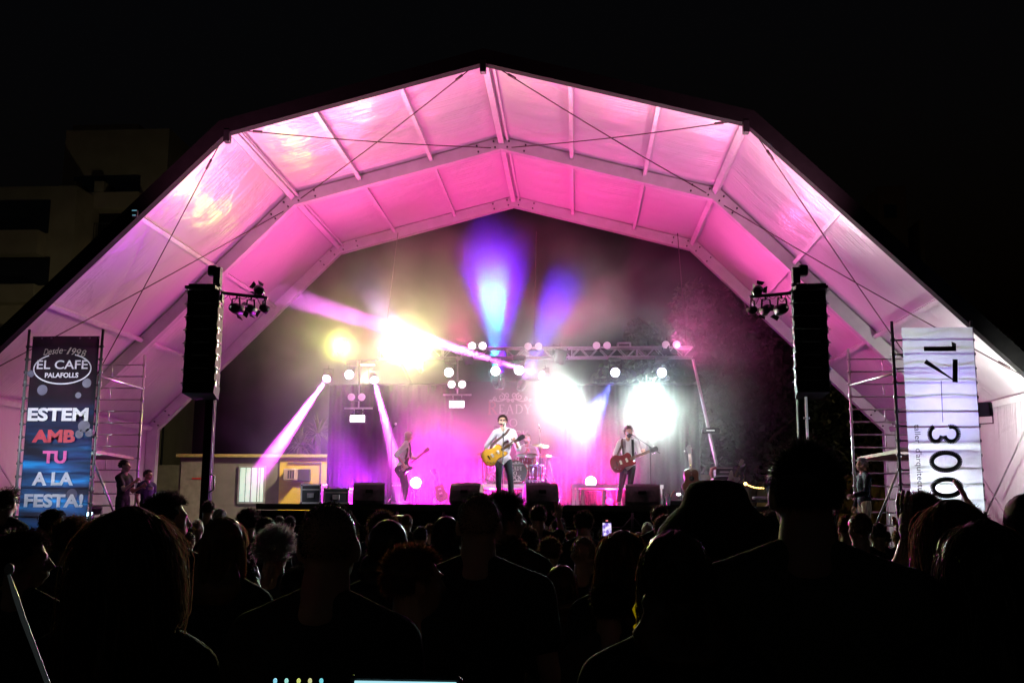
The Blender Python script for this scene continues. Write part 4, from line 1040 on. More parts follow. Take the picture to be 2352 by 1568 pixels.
# lamps added to brighten the houses, the trees and the cabin
def added_lamp(x, y, h, c, pw, label):
    t = thing('added_lamp', V(x, y, 0), label, 'street lamp')
    b = MB(); b.tube([V(x, y, 0), V(x, y, h*.9), V(x-.3, y, h), V(x-1.1, y, h+.1)], [.09, .06, .05, .04], 10); b.build('pole', DSTEEL, t)
    MB().bbox((x-1.4, y, h+.08), (.7, .3, .14), .04).build('head', DSTEEL, t)
    MB().box((x-1.4, y, h+.0), (.5, .2, .02)).build('lens', emat('street', (1, .8, .45), 6), t)
    spot('lamp_light', (x-1.4, y, h-.12), (x-6, y+18, 12) if y > 60 else (x-1.4, y+4, 0), c, pw, 160, .6, .1, t)
added_lamp(Wp(380, 900, 62).x, 62, 9, (1, .85, .5), 1500, 'street lamp hidden behind the left slope of the tent')
added_lamp(Wp(1860, 900, 47).x+3, 36, 8, (1, .75, .35), 140, 'street lamp behind the trees right of the tent')
added_lamp(Wp(720, 1000, 31.5).x+3.2, 30.6, 6, (1, .88, .55), 2200, 'lamp post lighting the yellow end of the cabin')

# ================================================================== STAGE GEAR
def wedge(d, Y, wd, ht, yaw, label):
    p = Wp(d, 1150, Y); p.z = SZ; t = thing('stage_monitor', p, label, 'monitor speaker', 'black stage monitor wedges')
    X = V(math.cos(yaw), math.sin(yaw), 0); F = V(-math.sin(yaw), math.cos(yaw), 0); Z = V(0, 0, 1)   # F towards the band
    c = p+Z*0
    o = [(-.24, 0), (.20, 0), (.27, ht*.28), (-.05, ht), (-.2, ht*.93), (-.27, ht*.4)]
    b = MB(); b.prism(smooth_outline(o, 2), c, (F, Z, X), wd*.96, .06); b.build('cabinet', mat('monitor shell', (.13, .13, .14), .5, 0, .25, 15, .2, 120), t)
    b = MB(); m1, m2 = (.275, ht*.3), (-.04, ht*1.0)
    b.add([c+F*(m1[0]+.006)+Z*m1[1]-X*wd*.42, c+F*(m1[0]+.006)+Z*m1[1]+X*wd*.42, c+F*(m2[0]+.012)+Z*(m2[1]+.005)+X*wd*.42, c+F*(m2[0]+.012)+Z*(m2[1]+.005)-X*wd*.42], [(0, 1, 2, 3)])
    b.build('grille', mat('speaker grille', (.009, .009, .01), .9), t)
    b = MB()
    b.bbox(c-F*.27+Z*ht*.62, (wd*.22, .05, ht*.16), .01, (X, F, Z)); b.build('handle_recess', BLKM, t)
    b = MB(); b.bbox(c-F*.275+Z*ht*.44, (wd*.22, .03, ht*.05), .01, (X, F, Z)); b.build('connector_plate', mat('grey plate', (.16, .17, .2), .4), t)
    return t
wedge(846, 21.0, .66, .42, .25, 'leftmost black monitor wedge beside the flight cases')
wedge(1075, 20.9, .66, .42, -.2, 'black monitor wedge in front of the singer on his left in the photo')
wedge(1241, 20.9, .68, .43, .2, 'black monitor wedge on the right side of the singer')
wedge(1478, 21.2, .72, .42, -.15, 'rightmost black monitor wedge in front of the right guitarist')
def case(x0, x1, ytop, Y, dep, label):
    a, c = Wp(x0, ytop, Y), Wp(x1, ytop, Y); p = V((a.x+c.x)/2, Y+dep/2, SZ); wd = c.x-a.x; ht = a.z-SZ
    t = thing('flight_case', p, label, 'flight case', 'flight cases on the stage')
    b = MB(); b.box(p+V(0, 0, ht/2), (wd-.03, dep-.03, ht-.03)); b.build('panel', mat('case laminate', (.035, .04, .055), .4), t)
    b = MB(); e = .035
    for sx in (-1, 1):
        for sy in (-1, 1): b.box(p+V(sx*(wd/2-e/2), sy*(dep/2-e/2), ht/2), (e, e, ht-e*2))
    for zz in (e/2, ht-e/2, ht*.72):
        for sy in (-1, 1): b.box(p+V(0, sy*(dep/2-e/2), zz), (wd, e*.96, e if zz != ht*.72 else .025))
        for sx in (-1, 1): b.box(p+V(sx*(wd/2-e/2), 0, zz), (e*.96, dep-2*e, e if zz != ht*.72 else .025))
    b.build('edging', ALU, t)
    b = MB()
    for sx in (-1, 1):
        for sy in (-1, 1):
            for zz in (.02, ht-.02): b.ell(p+V(sx*(wd/2-.02), sy*(dep/2-.02), zz), .034, n=8, m=6)
    b.build('corner', CHROME, t)
    MB().bbox(p+V(0, -dep/2-.004, ht*.42), (.16, .02, .11), .01).build('latch', STEEL, t)
case(691, 738, 1111, 22.2, .5, 'taller flight case left beside the yellow cabin wall')
case(743, 802, 1120, 22.0, .5, 'lower wider flight case between the tall case and the left monitor')
# amplifiers
def amp(x0, x1, ytop, Y, dep, label, z0=None):
    a, c = Wp(x0, ytop, Y), Wp(x1, ytop, Y); z0 = SZ if z0 is None else z0; p = V((a.x+c.x)/2, Y+dep/2, z0); wd = c.x-a.x; ht = a.z-z0
    t = thing('amplifier', p, label, 'amplifier')
    MB().bbox(p+V(0, 0, ht/2), (wd, dep, ht), .02).build('cabinet', mat('tolex', (.03, .03, .04), .7, 0, .2, 40, .3, 200), t)
    MB().box(p+V(0, -dep/2-.004, ht*.4), (wd*.86, .012, ht*.66)).build('grille', mat('amp cloth', (.05, .055, .08), .9), t)
    b = MB(); b.box(p+V(0, -dep/2-.004, ht*.86), (wd*.86, .012, ht*.12)); pn = b.build('control_panel', mat('amp panel', (.12, .12, .14), .4, .5), t)
    b = MB()
    for k in range(5): q = p+V(wd*(-.32+.16*k), -dep/2-.01, ht*.86); b.cyl(q, q+V(0, -.015, 0), .012, n=8)
    b.build('knob', ALU, pn)
    return t
amp(897, 930, 1107, 25.4, .4, 'dark bass amplifier behind the bassist')
# floor riser tables (white)
def table(x0, x1, ytop, Y, dep, label, legs, th=.09):
    a, c = Wp(x0, ytop, Y), Wp(x1, ytop, Y); p = V((a.x+c.x)/2, Y+dep/2, SZ); wd = c.x-a.x; zt_ = a.z
    t = thing('riser_platform', p, label, 'riser')
    MB().box((p.x, p.y, zt_-th/2), (wd, dep, th)).build('top', mat('pale riser deck', (.55, .55, .58), .5), t)
    for sx in legs:
        for yy in (Y+.06, Y+dep-.06):
            x = a.x+wd*sx; MB().box((x, yy, (SZ+zt_-th)/2), (.07, .07, zt_-th-SZ)).build('leg', mat('pale riser leg', (.5, .5, .52), .5), t)
    return zt_
RZ = table(1098, 1240, 1111, 24.2, 2.6, 'white drum riser under the drum kit', (.03, .5, .74, .97))
table(1313, 1524, 1112, 24.9, 1.6, 'long white riser table behind the right guitarist', (.02, .06, .53, .97))
table(1336, 1390, 1122, 24.0, .5, 'small white stool stand under the magenta lamp', (.06, .94), .04)
# bottles
BOT = mat('clear bottle', (.6, .65, .68), .15, trans=.4)
def bottle(p, label, grp, s=1):
    t = thing('bottle', p, label, 'bottle', grp)
    b = MB(); b.lathe(p, (0, 0, 1), [(.001, 0), (.032*s, .005), (.033*s, .13*s), (.028*s, .16*s), (.013*s, .2*s), (.013*s, .22*s)], 12); b.build('body', BOT, t)
    MB().cyl(p+V(0, 0, .22*s), p+V(0, 0, .24*s), .015*s, n=10).build('cap', mat('white cap', (.7, .7, .7), .5), t)
p = P4(622, 1320, 21.0); bottle(V(p.x, p.y, SZ), 'left one of two water bottles on the stage right of the rightmost monitor', 'water bottles on the stage')
p = P4(652, 1320, 21.0); bottle(V(p.x, p.y, SZ), 'right one of two water bottles on the stage right of the rightmost monitor', 'water bottles on the stage')
# effects box near the bottles
p = P4(715, 1300, 21.3); t = thing('effects_box', V(p.x, 21.3, SZ), 'low black effects box with a bright lamp right of the water bottles', 'box')
MB().bbox((p.x, 21.4, SZ+.06), (.42, .3, .12), .02).build('case', BLACK, t); MB().ell(P4(722, 1265, 21.24), (.05, .03, .03)).build('lens', emat('small box lamp', (.95, .95, 1), 3), t)
MB().tube([P4(668, 1285, 21.3), P4(676, 1262, 21.3), P4(694, 1238, 21.3)], .012, 6).build('cable', mat('red cable', (.35, .12, .1), .5), t)

def mic_stand(base, top, label, boom=None, r=.011, mic=None, tripod=True):
    t = thing('microphone_stand', V(base.x, base.y, SZ), label, 'microphone stand', 'microphone stands on the stage')
    b0 = V(base.x, base.y, base.z)
    MB().cyl(b0+V(0, 0, .02), top, r, n=8).build('pole', DSTEEL, t)
    b = MB()
    if tripod:
        for k in range(3): a = k*2*PI/3+.4; b.tube([b0+V(0, 0, .14), b0+V(math.cos(a)*.3, math.sin(a)*.3, .01)], .009, 6)
        b.cyl(b0+V(0, 0, .1), b0+V(0, 0, .2), .018, n=8)
    else: b.lathe(b0, (0, 0, 1), [(.13, .0), (.13, .02), (.02, .04)], 16, caps=True)
    b.build('base', DSTEEL, t)
    end = top
    if boom:
        MB().cyl(boom[0], boom[1], r*.9, n=8).build('boom', DSTEEL, t); MB().ell(top, .025).build('clutch', BLACK, t); end = boom[0]
    if mic:
        d = mic.normalized(); b = MB(); b.cyl(end, end+d*.13, .011, .017, n=10); m_ = b.build('microphone', BLACK, t)
        MB().ell(end+d*.16, (.026, .026, .032), basis(d)).build('mic_grille', STEEL, m_)
    return t
mic_stand(V(P2(1155, 1300, 23.6).x, 23.6, SZ), P2(1163, 815, 23.6), 'tall straight microphone stand left of the bassist', mic=V(.2, 0, .3))
mic_stand(V(P3(715, 1290, 20.75).x, 20.75, SZ), P3(720, 850, 20.75), 'black microphone stand in front of the singer', boom=(P3(722, 792, 20.95), P3(716, 870, 20.7)), mic=V(0, .45, .25))
mic_stand(V(P4(530, 1290, 23.2).x, 23.2, SZ), P4(524, 938, 23.2), 'microphone stand with long boom before the right guitarist', boom=(P4(410, 857, 23.3), P4(593, 980, 23.1)), mic=V(-.6, .1, .25))
mic_stand(V(P3(985, 1280, 24.6).x, 24.6, SZ), P3(972, 800, 24.6), 'tall overhead microphone stand right of the drummer', boom=(P3(985, 838, 24.6), P3(966, 778, 24.6)))
mic_stand(V(P3(660, 1200, 26).x, 26, RZ), P3(660, 790, 26), 'overhead microphone stand behind the left shoulder of the singer', mic=V(.3, 0, -.1))
mic_stand(V(P3(1115, 1290, 23.6).x, 23.6, SZ), P3(1035, 1030, 23.9), 'short slanted microphone stand right of the drum riser')
mic_stand(V(P3(577, 1190, 24.1).x, 24.1, RZ), P3(576, 980, 24.1), 'thin short stand at the left front of the drum riser')

# guitars ----------------------------------------------------------
def guitar(name, label, c, tip, nrm, bodymat, kind='lp', sc_=1.0, strap=None, topmat=None, cat='guitar'):
    """c = body centre, tip = end of the headstock, nrm = direction the top faces"""
    c, tip = Vector(c), Vector(tip); X = (tip-c).normalized(); N = Vector(nrm); N = (N-X*N.dot(X)).normalized(); Yv = N.cross(X)
    L = (tip-c).length
    t = thing(name, c, label, cat)
    lp = [(-.235, 0), (-.205, .12), (-.1, .172), (0, .128), (.07, .122), (.15, .135), (.195, .09), (.2, .03), (.19, -.03), (.235, -.085), (.225, -.12), (.15, -.13), (.06, -.116), (0, -.125), (-.1, -.172), (-.205, -.12)]
    bs = [(-.24, -.02), (-.22, .12), (-.12, .16), (0, .115), (.1, .12), (.22, .15), (.27, .12), (.2, .06), (.16, .03), (.15, -.04), (.2, -.1), (.16, -.14), (.05, -.11), (-.05, -.12), (-.14, -.165), (-.23, -.13)]
    ac = [(-.26, 0), (-.23, .15), (-.12, .2), (0, .13), (.1, .14), (.18, .12), (.22, .0), (.18, -.12), (.1, -.14), (0, -.13), (-.12, -.2), (-.23, -.15)]
    o = [(a*sc_, b_*sc_) for a, b_ in {'lp': lp, 'bass': bs, 'ac': ac}[kind]]
    ol = smooth_outline(o, 4); th = (.05 if kind != 'ac' else .1)*sc_
    bd = MB().prism(ol, c, (X, Yv, N), th, .05).build('body', bodymat, t)
    inner = [(a*.93, b_*.93) for a, b_ in ol]
    if topmat: MB().prism(inner, c+N*(th/2+.001), (X, Yv, N), .006, .04).build('top', topmat, bd)
    b = MB(); b.bar(c+X*.16*sc_+N*(th/2+.004), c+X*(L-.16)+N*(th/2+.004), .05*sc_, .026, hint=N); nk = b.build('neck', mat('neck wood', (.12, .06, .03), .4), t)
    b = MB()
    for k in range(12):
        u = .2*sc_+(L-.4)*(1-.94**k)/(1-.94**12); b.box(c+X*u+N*(th/2+.018), (.003, .048*sc_, .003), (X, Yv, N))
    b.build('fret', CHROME, nk)
    b = MB(); hs = [(0, -.025), (.05, -.04), (.16, -.045), (.175, 0), (.16, .045), (.05, .04), (0, .025)]
    b.prism([(a*sc_, y_*sc_) for a, y_ in hs], c+X*(L-.17)+N*(th/2-.004), (X, Yv, N), .018); hd = b.build('headstock', bodymat if kind == 'bass' else BLACK, t)
    b = MB()
    for k in range(3 if kind != 'bass' else 2):
        for s2 in (-1, 1):
            q = c+X*(L-.13+k*.045)+Yv*.05*sc_*s2; b.cyl(q, q+Yv*.03*s2, .008, n=6)
            b.ell(q+Yv*.035*s2, (.012, .01, .008))
    b.build('tuner', CHROME, hd)
    if kind == 'ac':
        MB().cyl(c+X*.02+N*(th/2+.001), c+X*.02+N*(th/2+.004), .05*sc_, n=20).build('sound_hole', BLKM, bd)
        MB().box(c-X*.14*sc_+N*(th/2+.008), (.03, .15, .012), (X, Yv, N)).build('bridge', mat('neck wood', (0, 0, 0)), bd)
    else:
        for xx in (.09, -.03): MB().box(c+X*xx*sc_+N*(th/2+.012), (.04*sc_, .075*sc_, .014), (X, Yv, N)).build('pickup', mat('cream pickup', (.6, .55, .45), .4), bd)
        MB().box(c-X*.105*sc_+N*(th/2+.012), (.018, .085*sc_, .016), (X, Yv, N)).build('bridge', CHROME, bd)
        b = MB()
        for a, y_ in ((-.13, -.1), (-.17, -.06), (-.08, -.12)): b.cyl(c+X*a*sc_+Yv*y_*sc_+N*th/2, c+X*a*sc_+Yv*y_*sc_+N*(th/2+.018), .011, n=8)
        b.build('knob', CHROME, bd)
    b = MB()
    for k in range(4): b.cyl(c-X*.1+Yv*(-.015+.01*k)*sc_+N*(th/2+.024), c+X*(L-.15)+Yv*(-.012+.008*k)*sc_+N*(th/2+.024), .0012, n=4)
    b.build('strings', CHROME, t)
    if strap:
        pts = [Vector(q) for q in strap]; P = []
        for i in range(len(pts)-1):
            for k in range(5): P.append(pts[i].lerp(pts[i+1], k/5))
        P.append(pts[-1]); vs = []; fs = []
        for i, q in enumerate(P):
            d = (P[min(i+1, len(P)-1)]-P[max(i-1, 0)]).normalized(); s2 = d.cross(V(0, -1, 0)).normalized()*.026
            vs += [q-s2, q+s2]
        for i in range(len(P)-1): fs.append((2*i, 2*i+1, 2*i+3, 2*i+2))
        MB().add(vs, fs, 0, True).build('strap', mat('strap', (.10, .06, .05), .7), t)
    return t
SUN = mat('honey sunburst', (.75, .42, .05), .25, 0, .25, 3); SUNB = mat('amber back', (.32, .10, .03), .3)
RED = mat('cherry red lacquer', (.18, .015, .02), .25)
guitar('electric_guitar', 'honey yellow electric guitar hanging on the singer', P3(655, 990, 21.05), P3(862, 862, 21.1), (.05, -1, .12), SUNB, 'lp', 1.12,
       [P3(612, 1005, 21.12), P3(640, 920, 21.2), P3(690, 880, 21.2), P3(742, 838, 21.2), P3(760, 810, 21.3), P3(762, 806, 21.48)], SUN)
guitar('bass_guitar', 'dark bass guitar held by the bald bassist', P2(1250, 1085, 23.85), P2(1425, 945, 23.7), (.25, -1, .15), mat('bass dark red', (.10, .015, .02), .3), 'bass', 1.0,
       [P2(1215, 1075, 23.95), P2(1262, 1010, 23.86), P2(1272, 950, 23.86), P2(1262, 895, 23.95)], mat('bass black guard', (.02, .02, .025), .25), cat='bass guitar')
guitar('electric_guitar', 'dark red electric guitar played by the bearded guitarist', P4(330, 1040, 23.5), P4(568, 948, 23.45), (.05, -1, .12), RED, 'lp', 1.2,
       [P4(278, 1040, 23.55), P4(300, 985, 23.62), P4(326, 925, 23.62), P4(328, 885, 23.7), P4(328, 880, 23.85)], None)
guitar('guitar', 'guitar on a low stand between the bassist and the singer', P3(282, 1262, 25.3)+V(0, 0, .04), P3(236, 1085, 25.3), (.1, -1, .2), mat('dark sunburst', (.2, .08, .06), .3), 'lp', .95)
t = thing('guitar_stand', V(P3(250, 1300, 25.4).x, 25.4, SZ), 'small folding guitar stand left of the singer monitor', 'stand')
b = MB(); q = V(P3(252, 1300, 25.4).x, 25.4, SZ)
b.tube([q+V(-.12, 0, 0), q+V(-.06, .05, .3), q+V(.02, .06, .34), q+V(.12, 0, 0)], .012, 6); b.tube([q+V(-.05, .06, .3), q+V(0, .3, 0)], .012, 6); b.build('frame', DSTEEL, t)
guitar('guitar', 'white guitar standing upright beside the amplifier rack', P4(1092, 1205, 22.1)+V(0, 0, .06), P4(1172, 1018, 22.0), (-.2, -1, .1), mat('cream white lacquer', (.75, .72, .68), .3), 'bass', .9)
guitar('guitar', 'brown wooden guitar leaning upright right of the guitarist', P4(812, 1165, 22.6), P4(793, 938, 22.7), (0, -1, .15), mat('brown spruce', (.07, .026, .014), .4, stretch=(1, 1, 8), vscale=8), 'ac', 1.15)
# rack of amplifiers right
t = thing('equipment_rack', V(P4(1040, 1300, 22.8).x, 22.8, SZ), 'equipment rack with amplifier heads beside the white guitar', 'rack')
a0, a1 = P4(945, 1075, 22.6), P4(1105, 1145, 22.6)
MB().bbox(((a0.x+a1.x)/2+.05, 22.9, (a1.z+SZ)/2), (.46, .5, a1.z-SZ), .02).build('cabinet', BLACK, t)
MB().bbox((P4(1042, 1108, 22.6).x, 22.85, P4(1042, 1108, 22.6).z), (.36, .4, .2), .015).build('amplifier', mat('rack unit', (.10, .1, .11), .4, .4), t)
b = MB(); c_ = P4(1042, 1108, 22.62)
for dz in (-.09, .08): b.box((c_.x, 22.63, c_.z+dz), (.36, .02, .025))
b.box((c_.x, 22.63, c_.z-.005), (.2, .02, .03)); b.build('faceplate', ALU, t)
b = MB(); c_ = P4(968, 1105, 22.6); b.tube([c_+V(.05, 0, .08), c_+V(-.05, -.02, .05), c_+V(-.07, -.03, -.06), c_+V(-.03, 0, -.14)], .035, 8); b.build('cloth', mat('pink cloth', (.5, .2, .22), .8), t)
# monitor desk right
t = thing('mixing_desk', V(P4(1280, 1300, 22).x, 22.2, SZ), 'stage side mixing table right of the amplifier rack', 'desk')
c_ = P4(1290, 1312, 22.0); MB().box((c_.x, 22.3, c_.z), (.95, .6, .05)).build('top', BLACK, t)
b = MB(); b.bbox((c_.x+.05, 22.25, c_.z+.07), (.3, .3, .06), .01); b.build('mixer', mat('pale mixer', (.5, .5, .5), .4), t)
for sx in (-1, 1): MB().cyl((c_.x+sx*.42, 22.1, 0), (c_.x+sx*.42, 22.1, c_.z), .02).build('leg', DSTEEL, t)
t = thing('string_lights', P4(1200, 1195, 24), 'short sagging string of tiny warm bulbs above the mixing table', 'lights')
b = MB(); w_ = MB(); n_ = 11
pts = [Wp(*c4(1188+125*i/n_, 1192+30*i/n_+10*math.sin(PI*i/n_)), 24) for i in range(n_+1)]
w_.tube(pts, .006, 5); w_.build('wire', BLACK, t)
for i, q in enumerate(pts): b = MB(); b.ell(q, .016 if i else .04, n=8, m=6); b.build('bulb', emat('warm bulb', (1, .55, .12), 6), t)

# ------------------------------------------------------------------ drum kit
dk = thing('drum_kit', V(P3(830, 1200, 24.8).x, 24.8, RZ), 'red drum kit with a black lettered front skin on the white riser', 'drum kit')
DR = mat('red drum shell', (.35, .02, .04), .25, 0, .3, 30)
def drum(c, ax, r, dep, label, hoop=CHROME, headm=None, mt=DR):
    x, y, z = basis(ax); c = Vector(c)
    d = MB().lathe(c, z, [(r, -dep/2), (r, dep/2)], 28).build(label, mt, dk)
    MB().lathe(c, z, [(.001, dep/2-.002), (r, dep/2-.002)], 28).build('drumhead', headm or mat('drum skin', (.7, .68, .66), .5), d)
    MB().lathe(c, -z, [(.001, dep/2-.002), (r, dep/2-.002)], 28).build('drumhead', headm or mat('drum skin', (0, 0, 0)), d)
    h = MB()
    for s2 in (-1, 1): h.lathe(c+z*s2*(dep/2), z, [(r, -.012), (r+.014, -.012), (r+.014, .014), (r, .014)], 28)
    h.build('hoop', hoop, d)
    l_ = MB()
    for k in range(8):
        a = k*PI/4+.2; q = c+(x*math.cos(a)+y*math.sin(a))*(r+.012); l_.cyl(q-z*dep*.45, q+z*dep*.45, .006, n=6); l_.bbox(q, (.02, .02, .04), .004)
    l_.build('lug', CHROME, d)
    return d
bdc = P3(805, 1110, 24.5); br_ = .275
bd = drum(bdc+V(0, .22, 0), (0, -1, 0), br_, .42, 'bass_drum', hoop=DR, headm=mat('black drum skin', (.015, .015, .018), .35))
b = MB(); YH = bdc.y-.005
WL = mat('white lettering', (.8, .8, .8), .5)
for a_ in (('EADY', 776, 854, 1070, 1098), ('O', 792, 818, 1104, 1131), ('OCK', 776, 848, 1134, 1160)): b = MB(); serif_row(b, *a_, c3, YH, .012); b.build('lettering', WL, bd)
b = MB(); flourish(b, 820, 1048, .28, YH, c3, .012, .008); flourish(b, 820, 1172, .2, YH, c3, .012, .007); b.build('emblem', WL, bd)
for a_ in (('R', 750, 776, 1062, 1100), ('T', 764, 792, 1100, 1131), ('R', 750, 776, 1130, 1162)): b = MB(); serif_row(b, *a_, c3, YH, .012); b.build('initial_letter', LRED, bd)
drum(P3(914, 1022, 24.75), (.0, -.35, 1), .145, .19, 'tom', headm=mat('drum skin', (0, 0, 0)))
drum(P3(850, 1020, 24.9), (.0, -.35, 1), .13, .17, 'tom')
drum(P3(950, 1115, 25.1), (0, -.05, 1), .2, .36, 'floor_tom')
drum(P3(700, 1085, 25.2), (.0, -.1, 1), .17, .14, 'snare', mt=CHROME)
BRASS = mat('cymbal bronze', (.75, .55, .3), .25, .9, .1, 10)
def cymbal(c, r, tilt, foot, label='cymbal'):
    d = V(tilt, -.25, 1).normalized(); o = MB().lathe(c, d, [(.001, .025), (.03, .022), (.04, .004), (r*.6, -.006), (r, -.018)], 28).build(label, BRASS, dk)
    b = MB(); b.cyl(c-d*.05, c+d*.05, .008, n=8); b.tube([c-d*.05, V(foot.x, foot.y, foot.z+.25)], .012, 8)
    for k in range(3): a = k*2*PI/3; b.tube([foot+V(0, 0, .3), foot+V(math.cos(a)*.25, math.sin(a)*.25, .01)], .009, 6)
    b.build('cymbal_stand', CHROME, dk)
fl = lambda x, y: V(P3(x, 1190, y).x, y, RZ)
cymbal(P3(980, 922, 24.9), .21, .12, fl(985, 24.9)); cymbal(P3(1012, 995, 24.7), .16, -.1, fl(1010, 24.7))
cymbal(P3(640, 1030, 25), .18, -.15, fl(640, 24.8)); cymbal(P3(600, 975, 25.4), .22, -.1, fl(622, 25.4))
b = MB()
for xx in (905, 925, 960, 975): b.tube([P3(xx, 1060, 24.8), V(P3(xx, 1190, 24.6).x, 24.6, RZ)], .011, 8)
b.build('stand_leg', CHROME, dk)
t = thing('drum_stool', V(P3(885, 1190, 25.9).x, 25.95, RZ), 'round drum stool under the drummer', 'stool')
q = V(P3(885, 1190, 25.9).x, 25.95, RZ); MB().cyl(q+V(0, 0, .4), q+V(0, 0, .48), .17, n=20).build('seat', BLACK, t); b = MB(); b.cyl(q+V(0, 0, .2), q+V(0, 0, .4), .02)
for k in range(3): a = k*2*PI/3; b.tube([q+V(0, 0, .25), q+V(math.cos(a)*.25, math.sin(a)*.25, 0)], .012, 6)
b.build('base', CHROME, t)
# subwoofers along the stage foot
for i, (x0, x1) in enumerate(((1325, 1352), (1080, 1160), (860, 930))):
    a, c = Wp(x0, 1182+3*(i % 2), 19.3), Wp(x1, 1182, 19.3); ht = a.z
    pos = ['small gap box left of the phone', 'behind the tall man in the middle', 'left of the middle behind the crowd'][i]
    t = thing('subwoofer', V((a.x+c.x)/2, 19.3, 0), 'black subwoofer at the foot of the stage, '+pos, 'subwoofer', 'subwoofers at the stage foot')
    MB().bbox(((a.x+c.x)/2, 19.35, ht/2), (c.x-a.x, .7, ht), .015).build('cabinet', mat('sub paint', (.02, .02, .022), .45), t)
    MB().box(((a.x+c.x)/2, 18.995, ht/2), ((c.x-a.x)*.92, .01, ht*.9)).build('grille', mat('speaker grille', (0, 0, 0)), t)

# ================================================================== PEOPLE
def head_parts(mb, c, Rv, F, U, s, infl=0, nose=True):
    e = infl; ax = (Rv, F, U)
    mb.ell(c+U*.025*s-F*.012*s, (.075*s+e, .096*s+e, .088*s+e), ax)
    mb.ell(c-U*.032*s+F*.028*s, (.062*s+e, .068*s+e, .085*s+e), ax)
    mb.ell(c-U*.08*s+F*.045*s, (.042*s+e, .042*s+e, .034*s+e), ax)
    if nose:
        mb.cap(c+F*.094*s+U*.006*s, c+F*.114*s-U*.03*s, .009*s, .014*s, 8)
        for k in (-1, 1):
            mb.ell(c+Rv*.077*s*k-F*.012*s-U*.012*s, (.013*s, .022*s, .033*s), ax, 10, 7)
            mb.ell(c+Rv*.032*s*k+F*.078*s+U*.022*s, (.022*s, .02*s, .010*s), ax, 8, 6)
            mb.ell(c+Rv*.04*s*k+F*.06*s-U*.03*s, (.022*s, .025*s, .02*s), ax, 8, 6)
        mb.ell(c+F*.088*s-U*.063*s, (.026*s, .014*s, .012*s), ax, 10, 6)
def hand(mb, wr, d, pn, side, s=1.0, curl=.5, spread=.2):
    """wrist point, pointing direction, palm normal, thumb side (+1/-1)"""
    d = Vector(d).normalized(); pn = Vector(pn); pn = (pn-d*pn.dot(d)).normalized(); x = d.cross(pn)*side
    mb.ell(wr+d*.05*s, (.040*s, .05*s, .017*s), (x, d, pn), 12, 8)
    mb.cap(wr-d*.015*s, wr+d*.03*s, .024*s, .03*s, 8)
    for i, (ox, L) in enumerate(((.030, .078), (.010, .086), (-.011, .08), (-.03, .064))):
        b0 = wr+d*.088*s+x*ox*s; dd = (d+x*spread*(ox/.03)*.6).normalized()
        a = curl*.9; d1 = (dd*math.cos(a)+pn*math.sin(a)).normalized(); a2 = a+curl*1.4; d2 = (dd*math.cos(a2)+pn*math.sin(a2)).normalized(); a3 = a2+curl*.8; d3 = (dd*math.cos(a3)+pn*math.sin(a3)).normalized()
        p1 = b0+d1*L*.45*s; p2 = p1+d2*L*.32*s; p3 = p2+d3*L*.25*s
        mb.cap(b0-d*.01*s, p1, .0095*s, .009*s, 7); mb.cap(p1, p2, .0088*s, .0082*s, 7); mb.cap(p2, p3, .008*s, .0068*s, 7)
    t0 = wr+d*.03*s+x*.03*s; t1 = t0+(d*.5+x*.8+pn*.25*curl).normalized()*.035*s; t2 = t1+(d*.85+x*.35+pn*.6*curl).normalized()*.032*s
    mb.cap(t0, t1, .013*s, .011*s, 8); mb.cap(t1, t2, .0105*s, .0085*s, 8)
def append(vs, fs, mi, out):
    n = len(out[0]); out[0].extend(vs); out[1].extend([tuple(i+n for i in f) for f in fs]); out[2].extend([mi]*len(fs))
HAIRM = {k: mat('hair '+k, c, .33, 0, .35, 30, trans=.4, spec=.8) for k, c in {'black': (.035, .03, .027), 'brown': (.13, .075, .035), 'blonde': (.32, .2, .09), 'grey': (.4, .39, .37), 'auburn': (.14, .05, .02), 'dark': (.035, .024, .017)}.items()}
